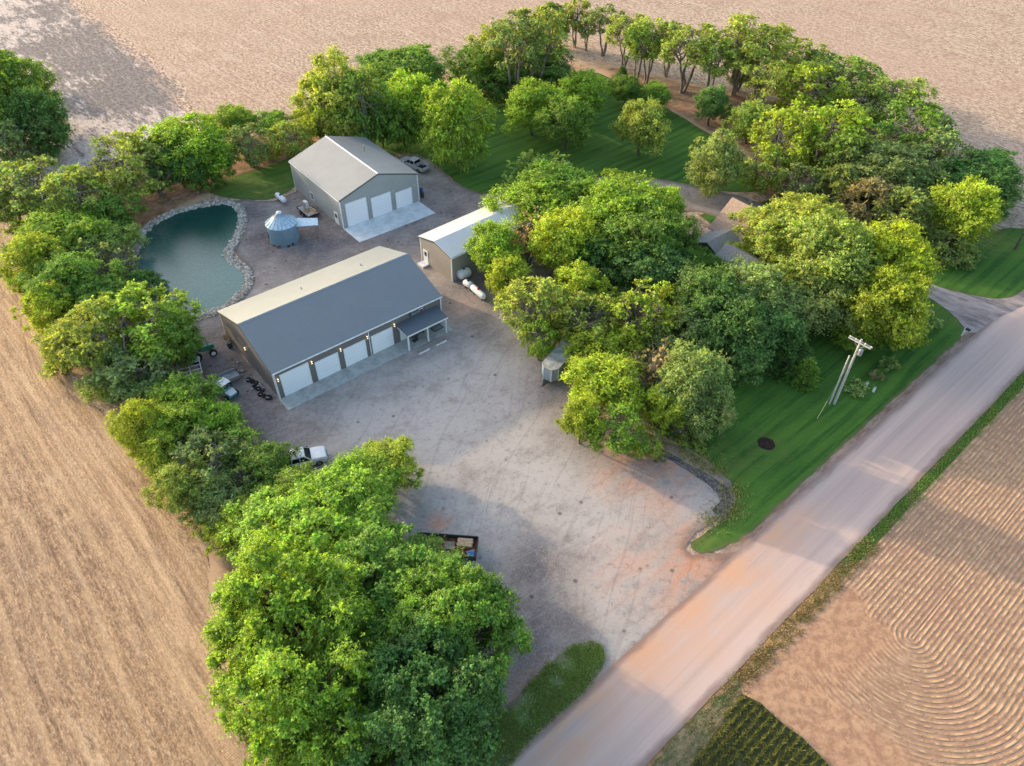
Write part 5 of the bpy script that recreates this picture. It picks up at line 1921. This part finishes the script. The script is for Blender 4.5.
def broad(seed, R=5.0, V=4.3, clear=1.5, ncl=66, nspr=44, nleaf=12, leaf=.122, crad=.245, trunk=.28, hvar=.2, low=-.75, multi=1, bark='bark', droop=.12):
    r = np.random.default_rng(seed)
    zc = clear + V
    cl = []
    lob = [(r.uniform(0, 6.28), r.uniform(.08, .2), k) for k in (2, 3, 5)]
    ga = math.pi * (3 - math.sqrt(5))
    for i in range(ncl):
        zf = 1 - (1 - low) * (i + .5) / ncl
        rr = math.sqrt(max(0, 1 - zf * zf))
        a = i * ga + r.normal(0, .2)
        k = r.uniform(.60, .90) * (1 + sum(am * math.sin(f * a + ph) for ph, am, f in lob))
        nz_ = 1 + .42 * noise.noise(Vector((rr * math.cos(a) * 1.5 + seed * 7.1, rr * math.sin(a) * 1.5, zf * 1.5)))
        cl.append((R * rr * k * nz_ * math.cos(a), R * rr * k * nz_ * math.sin(a), zc + V * zf * nz_ * r.uniform(.72, .90), R * crad * r.uniform(.6, 1.35)))
    for i in range(ncl // 7):
        a, zf = r.uniform(0, 6.28), r.uniform(-.6, .95)
        k = math.sqrt(1 - zf * zf) * r.uniform(.84, .95)
        cl.append((R * k * math.cos(a), R * k * math.sin(a), zc + V * zf * r.uniform(.9, 1.0), R * crad * r.uniform(.55, .85)))
    for i in range(ncl // 4):
        a, k = r.uniform(0, 6.28), r.uniform(.1, .5)
        cl.append((R * k * math.cos(a), R * k * math.sin(a), zc + V * r.uniform(-.3, .5), R * crad * 1.1))
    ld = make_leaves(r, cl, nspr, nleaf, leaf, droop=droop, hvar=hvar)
    w = MB()
    fork = []
    for m_ in range(multi):
        a = r.uniform(0, 6.28)
        o = 0.25 * (multi > 1)
        base = (o * math.cos(a), o * math.sin(a), 0)
        top = Vector((R * .12 * math.cos(a) * multi, R * .12 * math.sin(a) * multi, zc - V * .25))
        curve_tube(w, wobble(base, top, r, .03), trunk, trunk * .7, 8)
        fork.append(top)
        up_ = top + Vector((r.normal(0, .4), r.normal(0, .4), V * .7))
        curve_tube(w, wobble(top, up_, r, .06), trunk * .7, trunk * .2, 6)
    for (x, y, z, rad) in cl[::2]:
        f_ = fork[r.integers(len(fork))]
        s_ = f_ + Vector((0, 0, r.uniform(-.25, .3) * V))
        curve_tube(w, wobble(s_, (x, y, z), r, .07, 3, .05), trunk * .33, .03, 5)
    return finish_proto('broad', ld, w, R, V, zc, bark)


def elm(seed, R=4.2, H=13.0, ncl=46, leaf=.15, nspr=28, nleaf=9, multi=3, bark='bark_pale', crad=.215, frac=.5):
    r = np.random.default_rng(seed)
    V = H * frac / 1.0 * .5 * 1.15
    zc = H - V
    cl = []
    w = MB()
    tr = .2
    tops = []
    for m_ in range(multi):
        a = 2 * math.pi * m_ / multi + r.uniform(-.5, .5)
        rr = R * r.uniform(.25, .5)
        mid_p = Vector((rr * .5 * math.cos(a), rr * .5 * math.sin(a), H * .35))
        top = Vector((rr * math.cos(a), rr * math.sin(a), H * r.uniform(.72, .85)))
        curve_tube(w, wobble((.2 * math.cos(a), .2 * math.sin(a), 0), mid_p, r, .04), tr, tr * .75, 7)
        curve_tube(w, wobble(mid_p, top, r, .05), tr * .75, tr * .25, 6)
        tops.append((mid_p, top))
    for i in range(ncl):
        mp_, tp_ = tops[i % multi]
        zf = r.uniform(-.95, .95)
        rr = math.sqrt(max(0.0, 1 - abs(zf) ** 2.2)) * r.uniform(.35, .95)
        a = math.atan2(tp_.y, tp_.x) + r.uniform(-1.5, 1.5)
        c = (R * rr * math.cos(a), R * rr * math.sin(a), zc + V * zf * .88)
        cl.append((*c, R * crad * r.uniform(.7, 1.4)))
        s_ = mp_.lerp(tp_, r.uniform(.2, .95))
        curve_tube(w, wobble(s_, c, r, .08, 3, .08), .075, .02, 5)
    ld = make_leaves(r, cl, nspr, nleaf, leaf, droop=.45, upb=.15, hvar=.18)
    return finish_proto('elm', ld, w, R, V, zc, bark)


def bush(seed, R=2.0, V=1.4, ncl=20, leaf=.12, nspr=22, nleaf=8, hvar=.2):
    r = np.random.default_rng(seed)
    cl = []
    for i in range(ncl):
        a, k = r.uniform(0, 6.28), math.sqrt(r.uniform(0, .75))
        zt = math.sqrt(1 - k * k)
        cl.append((R * k * math.cos(a), R * k * math.sin(a), V * (0.35 + r.uniform(.1, 1.15) * zt), R * .32 * r.uniform(.7, 1.3)))
    ld = make_leaves(r, cl, nspr, nleaf, leaf, droop=.05, hvar=hvar)
    w = MB()
    for c in cl:
        curve_tube(w, wobble((r.normal(0, .12), r.normal(0, .12), 0), c[:3], r, .06, 3), .05, .015, 5)
    return finish_proto('bush', ld, w, R, V, V)


def cedar(seed, R=2.6, V=3.6, leaf=.13, spread=False):
    r = np.random.default_rng(seed)
    zc = V + .3
    cl = []
    n_ = 60
    for i in range(n_):
        f = (i + .5) / n_
        z = .4 + 2 * V * f
        prof_ = (1 - f) ** .62 * (0.55 + .45 * min(1, f * 5)) if not spread else (1 - f * f) ** .5
        a = i * 2.4 + r.normal(0, .3)
        rr = R * prof_ * r.uniform(.55, .85)
        cl.append((rr * math.cos(a), rr * math.sin(a), z, R * .27 * (1.15 - .5 * f)))
    ld = make_leaves(r, cl, 34, 10, leaf, droop=.2 if not spread else .5, upb=.1, hvar=.15, needle=True)
    w = MB()
    curve_tube(w, wobble((0, 0, 0), (0, 0, 2 * V), r, .02), .2, .04, 7)
    for c in cl[::2]:
        curve_tube(w, wobble((0, 0, max(.4, c[2] - .5)), c[:3], r, .06, 2), .05, .015, 4)
    return finish_proto('cedar', ld, w, R, V, zc)


def twiggy(seed, R=2.6, V=2.3, clear=.4, leafy=.12, bark='bark_pale'):
    """half dead shrub: a broom of bare twigs with a few leaves"""
    r = np.random.default_rng(seed)
    w = MB()
    zc = clear + V
    tips = []
    for i in range(15):
        a = r.uniform(0, 6.28)
        k = r.uniform(.1, .95)
        end = Vector((R * k * math.cos(a), R * k * math.sin(a), zc + V * r.uniform(-.1, .9) * math.sqrt(1 - k * k * .8)))
        pts = wobble((r.normal(0, .15), r.normal(0, .15), 0), end, r, .05, 4, .03)
        curve_tube(w, pts, .07, .02, 5)
        for j in range(9):
            s_ = pts[1 + int(r.integers(3))]
            e_ = s_ + (end - Vector((0, 0, .3)) - s_) * r.uniform(.4, 1.1) + Vector((r.normal(0, .55), r.normal(0, .55), r.normal(.1, .45)))
            curve_tube(w, wobble(s_, e_, r, .06, 2), .025, .009, 4)
            tips.append((e_.x, e_.y, e_.z, .5))
            for q in range(4):
                m__ = s_.lerp(e_, r.uniform(.4, 1))
                e2 = m__ + Vector((r.normal(0, .35), r.normal(0, .35), r.normal(.15, .3)))
                w.tube(m__, e2, .012, .006, 3, caps=False)
    r.shuffle(tips)
    ld = make_leaves(r, [tuple(t_) for t_ in tips[:int(len(tips) * leafy * 2)]], 12, 7, .12, droop=.1)
    return finish_proto('twiggy', ld, w, R, V, zc, bark)


PROTO = {
    'B': [broad(s, hvar=.16) for s in (1, 2, 3)],                       # round maple-like crown
    'O': [broad(s, V=4.9, ncl=74, crad=.23, low=-.9, clear=1.0, leaf=.118, nspr=44, nleaf=12, droop=.32) for s in (11, 12, 13)],   # fuller, to the ground
    'L': [broad(s, R=7.6, V=6.4, clear=1.6, ncl=190, nspr=52, nleaf=14, leaf=.118, crad=.145, trunk=.42, low=-.85, hvar=.18, multi=2, droop=.2) for s in (21, 22)],
    'E': [elm(s) for s in (31, 32, 33, 34)],
    'A': [elm(s, R=4.6, H=9.5, ncl=62, multi=4, frac=.74, crad=.20) for s in (41, 42, 43)],      # airy field elm, low
    'S': [bush(s) for s in (51, 52, 53)],
    'C': [cedar(61), cedar(62)],
    'P': [cedar(71, R=3.4, V=2.9, spread=True), cedar(72, R=3.4, V=2.9, spread=True)],
    'T': [twiggy(81), twiggy(82)],
}
# albedo of the foliage by look; the words are used in the descriptions
TINT = {
    'b': ((0.380, 0.600, 0.050), 'bright green'),
    'y': ((0.520, 0.680, 0.052), 'yellow green'),
    'g': ((0.600, 0.780, 0.045), 'golden yellow'),
    'h': ((0.600, 0.690, 0.110), 'pale yellow'),
    'm': ((0.265, 0.470, 0.056), 'mid green'),
    'd': ((0.175, 0.360, 0.070), 'dark green'),
    'u': ((0.220, 0.420, 0.095), 'bluish green'),
    'o': ((0.480, 0.620, 0.110), 'olive green'),
    'w': ((0.380, 0.520, 0.150), 'grey green'),
    'r': ((0.50, 0.44, 0.20), 'brownish'),
}
KIND = {'B': ('leafy_tree', 'round tree', 'tree'), 'O': ('leafy_tree', 'dense tree', 'tree'), 'L': ('large_tree', 'huge tree', 'tree'),
        'E': ('elm_tree', 'tall thin elm', 'tree'), 'A': ('elm_tree', 'airy elm', 'tree'), 'S': ('shrub', 'low shrub', 'shrub'),
        'C': ('cedar_tree', 'upright cedar', 'tree'), 'P': ('cedar_tree', 'drooping cedar', 'tree'), 'T': ('bare_shrub', 'half bare tree', 'tree')}
ORD = ['leftmost', 'second', 'third', 'fourth', 'fifth', 'sixth', 'seventh', 'eighth', 'ninth', 'tenth', 'eleventh', 'twelfth', 'thirteenth', 'fourteenth', 'fifteenth', 'sixteenth', 'seventeenth', 'eighteenth', 'nineteenth', 'twentieth']
counter = {}


def plant(cx, cy, rx, ry, kind, tint, rr, zs=1.0):
    ps = PROTO[kind]
    i = counter.get(kind, 0)
    counter[kind] = i + 1
    p = ps[i % len(ps)]
    zc = p.zc
    for _ in range(12):
        x, y = g(cx, cy, zc)
        dist = math.sqrt(x * x + y * y + (CAM_H - zc) ** 2)
        Rw = rx * dist / FPX
        sd_ = (CAM_H - zc) / dist
        cd_ = math.sqrt(1 - sd_ * sd_)
        app = ry * dist / FPX
        v2 = app * app - (Rw * sd_) ** 2
        Vw = math.sqrt(v2) / cd_ if v2 > 0 else 0
        lo, hi = (.62, 1.6) if kind not in 'E' else (.8, 2.2)
        Vw = max(Rw * lo * p.V / p.R * .95, min(Vw, Rw * hi * p.V / p.R * .95)) * zs
        zc = p.zc * Vw / p.V
    sx, sz = Rw / p.R, Vw / p.V
    nm, kw, cat = KIND[kind]
    t = bpy.data.objects.new(nm, None)
    COL.objects.link(t)
    t.location = (x, y, 0)
    t.rotation_euler = (0, 0, rr.uniform(0, 6.28))
    fat = {'E': 1.12, 'A': 1.12, 'L': 1.0, 'P': 1.1, 'T': 1.1}.get(kind, 1.04)
    t.scale = (sx * fat, sx * fat, sz)
    base = TINT[tint][0]
    k = rr.uniform(.88, 1.12)
    hu = rr.uniform(-.06, .06)
    parts = [('trunk' if kind not in 'ST' else 'stems', p.wood)]
    if p.leaf:
        parts.append(('crown' if kind not in 'ST' else 'foliage', p.leaf))
    for pn, me in parts:
        o = bpy.data.objects.new(pn, me)
        COL.objects.link(o)
        o.parent = t
        o.color = (base[0] * k * (1 + hu), base[1] * k, base[2] * k * (1 - hu), 1)
    return t


def grove(where, group, items, seed=0):
    rr = random.Random(seed + 100)
    order = sorted(range(len(items)), key=lambda i: items[i][0])
    rank = {i: k for k, i in enumerate(order)}
    # rank inside trees of the same look, so each description picks one
    for i, it in enumerate(items):
        cx, cy, rx, ry, kind, tint = it[:6]
        t = plant(cx, cy, rx, ry, kind, tint, rr, it[6] if len(it) > 6 else 1.0)
        same = [j for j in order if items[j][4] == kind and items[j][5] == tint]
        word = TINT[tint][1] + ' ' + KIND[kind][1]
        if len(same) == 1:
            lab = f"the only {word} {where}"
        else:
            k = same.index(i)
            o_ = ORD[k] if k == 0 else (ORD[k] + ' from left' if k < len(same) - 1 else 'rightmost')
            lab = f"{word}, {o_} of {len(same)} {where}"
        tag(t, lab, KIND[kind][2], group + ' ' + KIND[kind][2] + 's')


# positions were read off the photograph: crown centre, half width, half height, kind, look
grove('in the far left field copse', 'far left copse', [
    (12, 90, 30, 28, 'O', 'm'), (38, 120, 24, 26, 'O', 'd'), (10, 138, 26, 20, 'A', 'w'), (-28, 105, 32, 34, 'O', 'm'), (3, 66, 14, 11, 'B', 'b'), (50, 136, 14, 14, 'S', 'd'), (0, 120, 12, 14, 'B', 'y')], 1)
grove('beyond the pond left corner', 'row by the pond corner', [
    (30, 186, 40, 26, 'A', 'o'), (72, 196, 26, 24, 'A', 'o'), (8, 200, 20, 18, 'A', 'w'), (58, 214, 24, 15, 'P', 'w'), (30, 230, 20, 14, 'S', 'o'), (88, 226, 18, 13, 'S', 'm'), (106, 216, 26, 15, 'O', 'm'), (92, 205, 10, 9, 'S', 'w')], 2)
grove('in the thicket left of the pond', 'thicket left of the pond', [
    (62, 238, 34, 22, 'B', 'b'), (98, 246, 26, 14, 'B', 'o'), (36, 262, 26, 24, 'O', 'y'), (72, 284, 32, 26, 'O', 'm'), (108, 264, 26, 20, 'T', 'w'), (130, 272, 18, 13, 'T', 'w'), (142, 286, 20, 15, 'P', 'd'), (50, 308, 22, 22, 'O', 'y'), (100, 300, 30, 22, 'O', 'm'), (28, 292, 14, 12, 'S', 'y')], 3)
grove('left of the workshop', 'west row upper part', [
    (142, 322, 46, 36, 'A', 'b'), (96, 336, 32, 32, 'A', 'o'), (134, 364, 38, 26, 'A', 'w'), (72, 344, 22, 22, 'O', 'o'), (174, 336, 24, 26, 'O', 'm'), (112, 382, 24, 18, 'O', 'o'), (62, 322, 16, 14, 'S', 'y'), (60, 362, 16, 14, 'S', 'o'),
    (150, 400, 26, 20, 'P', 'w'), (184, 398, 27, 23, 'B', 'm'), (182, 420, 28, 24, 'B', 'b'), (218, 422, 20, 18, 'B', 'b'), (142, 428, 22, 26, 'O', 'y')], 4)
grove('west of the white pickup', 'west row lower part', [
    (165, 452, 26, 24, 'O', 'y'), (204, 460, 36, 30, 'A', 'w'), (240, 446, 28, 22, 'A', 'b'), (266, 466, 25, 22, 'O', 'm'), (182, 488, 24, 24, 'O', 'o'), (214, 496, 30, 24, 'O', 'w'), (244, 480, 22, 20, 'T', 'm'), (240, 520, 26, 22, 'O', 'y'), (206, 518, 18, 14, 'S', 'o'), (222, 540, 16, 14, 'S', 'y')], 5)
grove('in the bottom grove', 'big bottom grove', [
    (318, 545, 78, 66, 'L', 'b'), (386, 596, 78, 70, 'L', 'm'), (446, 630, 64, 62, 'L', 'm'), (290, 620, 76, 74, 'L', 'b'), (354, 690, 86, 78, 'L', 'm'), (424, 712, 76, 74, 'L', 'd'),
    (300, 712, 56, 60, 'O', 'b'), (350, 500, 50, 42, 'B', 'b'), (296, 496, 36, 30, 'O', 'b'), (382, 468, 34, 24, 'B', 'y'), (416, 570, 34, 25, 'B', 'm'), (470, 606, 36, 38, 'B', 'm'), (376, 640, 60, 50, 'B', 'm'), (250, 640, 30, 34, 'O', 'b')], 6)
grove('north of the pond', 'row north of the pond', [
    (122, 166, 34, 27, 'A', 'o'), (152, 168, 22, 22, 'T', 'o'), (190, 147, 34, 26, 'B', 'b'), (176, 160, 26, 22, 'O', 'd'), (212, 158, 18, 18, 'O', 'm'), (197, 182, 12, 9, 'S', 'm'), (214, 180, 10, 8, 'S', 'm'), (233, 122, 20, 14, 'B', 'b'), (246, 142, 22, 18, 'A', 'w'),
    (274, 126, 17, 13, 'B', 'm'), (290, 138, 18, 17, 'A', 'o'), (268, 150, 12, 9, 'S', 'y'), (308, 122, 16, 15, 'O', 'o')], 7)
grove('behind the grey garage', 'trees behind the garage', [
    (338, 98, 34, 35, 'O', 'o'), (322, 112, 20, 26, 'A', 'y'), (362, 104, 28, 32, 'A', 'm'), (410, 78, 38, 25, 'B', 'm'), (380, 72, 20, 18, 'B', 'd'), (412, 104, 26, 26, 'B', 'b'), (404, 124, 20, 22, 'O', 'm'), (456, 122, 30, 38, 'O', 'b'), (380, 122, 16, 20, 'O', 'm')], 8)
grove('on the north lawn', 'north lawn trees', [
    (532, 106, 26, 22, 'B', 'b'), (566, 121, 24, 22, 'B', 'm'), (580, 96, 23, 20, 'B', 'b'), (642, 126, 23, 22, 'B', 'o'), (716, 162, 24, 29, 'O', 'w'), (538, 167, 33, 19, 'S', 'o')], 9)
grove('in the left north windbreak', 'north windbreak left part', [
    (490, 42, 18, 17, 'E', 'o'), (514, 40, 25, 24, 'E', 'w'), (538, 33, 27, 25, 'E', 'o'), (552, 22, 20, 16, 'A', 'm'), (546, 62, 22, 17, 'O', 'd'), (555, 82, 17, 13, 'B', 'd'), (478, 68, 30, 18, 'O', 'm'), (504, 80, 24, 14, 'O', 'd'), (524, 62, 20, 16, 'A', 'm'), (572, 76, 10, 8, 'S', 'r')], 10)
grove('in the middle north windbreak', 'north windbreak middle part', [
    (577, 13, 14, 12, 'E', 'o'), (588, 26, 12, 9, 'E', 'w'), (606, 20, 18, 13, 'E', 'w'), (627, 28, 19, 15, 'E', 'o'), (640, 44, 17, 15, 'E', 'm'), (652, 36, 20, 17, 'E', 'o'), (672, 38, 16, 14, 'E', 'w'), (690, 42, 27, 19, 'E', 'o'), (716, 56, 17, 16, 'E', 'o'),
    (712, 104, 15, 15, 'B', 'u'), (732, 110, 11, 11, 'S', 'w'), (626, 90, 14, 12, 'B', 'm'), (654, 96, 15, 12, 'B', 'm'), (622, 76, 8, 8, 'C', 'd')], 11)
grove('in the right north windbreak', 'north windbreak right part', [
    (745, 40, 29, 20, 'E', 'o'), (768, 46, 26, 18, 'E', 'o'), (796, 58, 26, 17, 'A', 'o'), (766, 76, 20, 16, 'E', 'o'), (815, 66, 20, 14, 'A', 'u'), (750, 122, 20, 16, 'B', 'o'), (742, 70, 16, 14, 'A', 'w')], 12)
grove('in the upper northeast grove', 'northeast grove upper part', [
    (808, 88, 30, 23, 'A', 'y'), (840, 80, 32, 21, 'A', 'o'), (893, 97, 30, 20, 'A', 'o'), (862, 104, 24, 18, 'A', 'o'), (784, 140, 28, 28, 'A', 'y'), (824, 132, 38, 30, 'A', 'y'), (764, 166, 26, 20, 'A', 'o'), (845, 156, 28, 24, 'A', 'o'), (912, 132, 32, 25, 'A', 'm'), (886, 150, 26, 22, 'T', 'd')], 13)
grove('in the lower northeast grove', 'northeast grove lower part', [
    (886, 172, 38, 26, 'O', 'w'), (935, 156, 26, 24, 'A', 'w'), (868, 206, 34, 24, 'P', 'r'), (902, 216, 32, 24, 'P', 'w'), (838, 190, 26, 22, 'P', 'w'), (872, 196, 20, 16, 'A', 'o'), (982, 178, 34, 20, 'B', 'd'), (930, 192, 24, 18, 'P', 'w'), (966, 212, 24, 26, 'B', 'y'), (952, 244, 24, 15, 'P', 'w'), (800, 184, 20, 18, 'A', 'w'), (918, 232, 20, 14, 'T', 'w'), (990, 200, 18, 16, 'O', 'd')], 14)
grove('in the upper centre grove', 'centre grove upper part', [
    (558, 192, 42, 22, 'B', 'b'), (536, 208, 36, 26, 'B', 'b'), (617, 186, 22, 18, 'A', 'y'), (620, 214, 46, 34, 'B', 'b'), (638, 242, 44, 34, 'B', 'm'), (664, 212, 22, 22, 'B', 'b'), (664, 240, 28, 28, 'B', 'm'), (564, 242, 32, 30, 'B', 'y'), (528, 240, 19, 28, 'T', 'r'), (493, 250, 26, 27, 'B', 'b'), (600, 262, 30, 26, 'O', 'd')], 15)
grove('in the left centre grove', 'centre grove left part', [
    (510, 278, 22, 25, 'O', 'y'), (534, 306, 33, 32, 'A', 'o'), (577, 290, 24, 26, 'B', 'y'), (588, 320, 30, 28, 'A', 'o'), (540, 338, 17, 20, 'A', 'b'), (560, 330, 20, 16, 'O', 'o'), (600, 350, 35, 22, 'O', 'y'), (604, 384, 34, 30, 'B', 'y'), (582, 420, 20, 26, 'B', 'y'), (620, 428, 28, 26, 'A', 'b'), (646, 442, 20, 13, 'A', 'y')], 16)
grove('in the middle centre grove', 'centre grove middle part', [
    (640, 312, 38, 34, 'A', 'y'), (654, 272, 36, 30, 'O', 'u'), (688, 266, 20, 18, 'O', 'm'), (706, 300, 35, 32, 'B', 'u'), (690, 334, 30, 28, 'O', 'w'), (726, 328, 36, 32, 'B', 'd'), (655, 372, 27, 34, 'T', 'r'), (668, 352, 22, 20, 'A', 'w'), (692, 384, 32, 38, 'O', 'w'), (664, 406, 22, 22, 'B', 'y'), (708, 410, 26, 26, 'O', 'w'), (738, 358, 26, 24, 'O', 'u'), (682, 420, 16, 16, 'T', 'w'), (640, 396, 16, 16, 'O', 'w')], 17)
grove('in the right centre grove', 'centre grove right part', [
    (803, 236, 52, 38, 'L', 'h'), (734, 256, 17, 13, 'B', 'y'), (716, 270, 15, 13, 'B', 'm'), (720, 260, 14, 10, 'A', 'y'), (702, 258, 13, 11, 'O', 'm'), (822, 262, 46, 40, 'B', 'o'), (758, 296, 38, 34, 'O', 'w'), (822, 300, 38, 30, 'B', 'w'), (786, 306, 34, 28, 'O', 'w'), (756, 324, 36, 28, 'B', 'u'), (884, 262, 37, 34, 'B', 'g'), (888, 306, 34, 34, 'B', 'y'), (856, 334, 20, 15, 'B', 'b'), (900, 326, 20, 20, 'B', 'y'), (860, 296, 22, 24, 'T', 'm'),
    (790, 352, 24, 20, 'P', 'd'), (806, 372, 16, 15, 'C', 'm'), (760, 352, 22, 18, 'P', 'd')], 18)
grove('on the east lawn', 'east lawn shrubs', [
    (890, 363, 9, 7, 'S', 'w'), (854, 386, 12, 8, 'S', 'w'), (878, 374, 6, 6, 'S', 'r'), (926, 320, 14, 11, 'S', 'w'), (906, 344, 8, 6, 'S', 'm')], 19)
grove('under the centre grove', 'understorey shrubs', [
    (690, 440, 10, 7, 'S', 'o'), (700, 446, 7, 5, 'S', 'o'), (664, 456, 8, 6, 'S', 'r'), (590, 300, 14, 12, 'S', 'd'), (640, 350, 16, 12, 'S', 'd'), (800, 340, 14, 12, 'S', 'd')], 20)

print('objects', len(bpy.data.objects), 'tris', sum(len(p.leaf.polygons) for k in PROTO.values() for p in k if p.leaf) * 2)
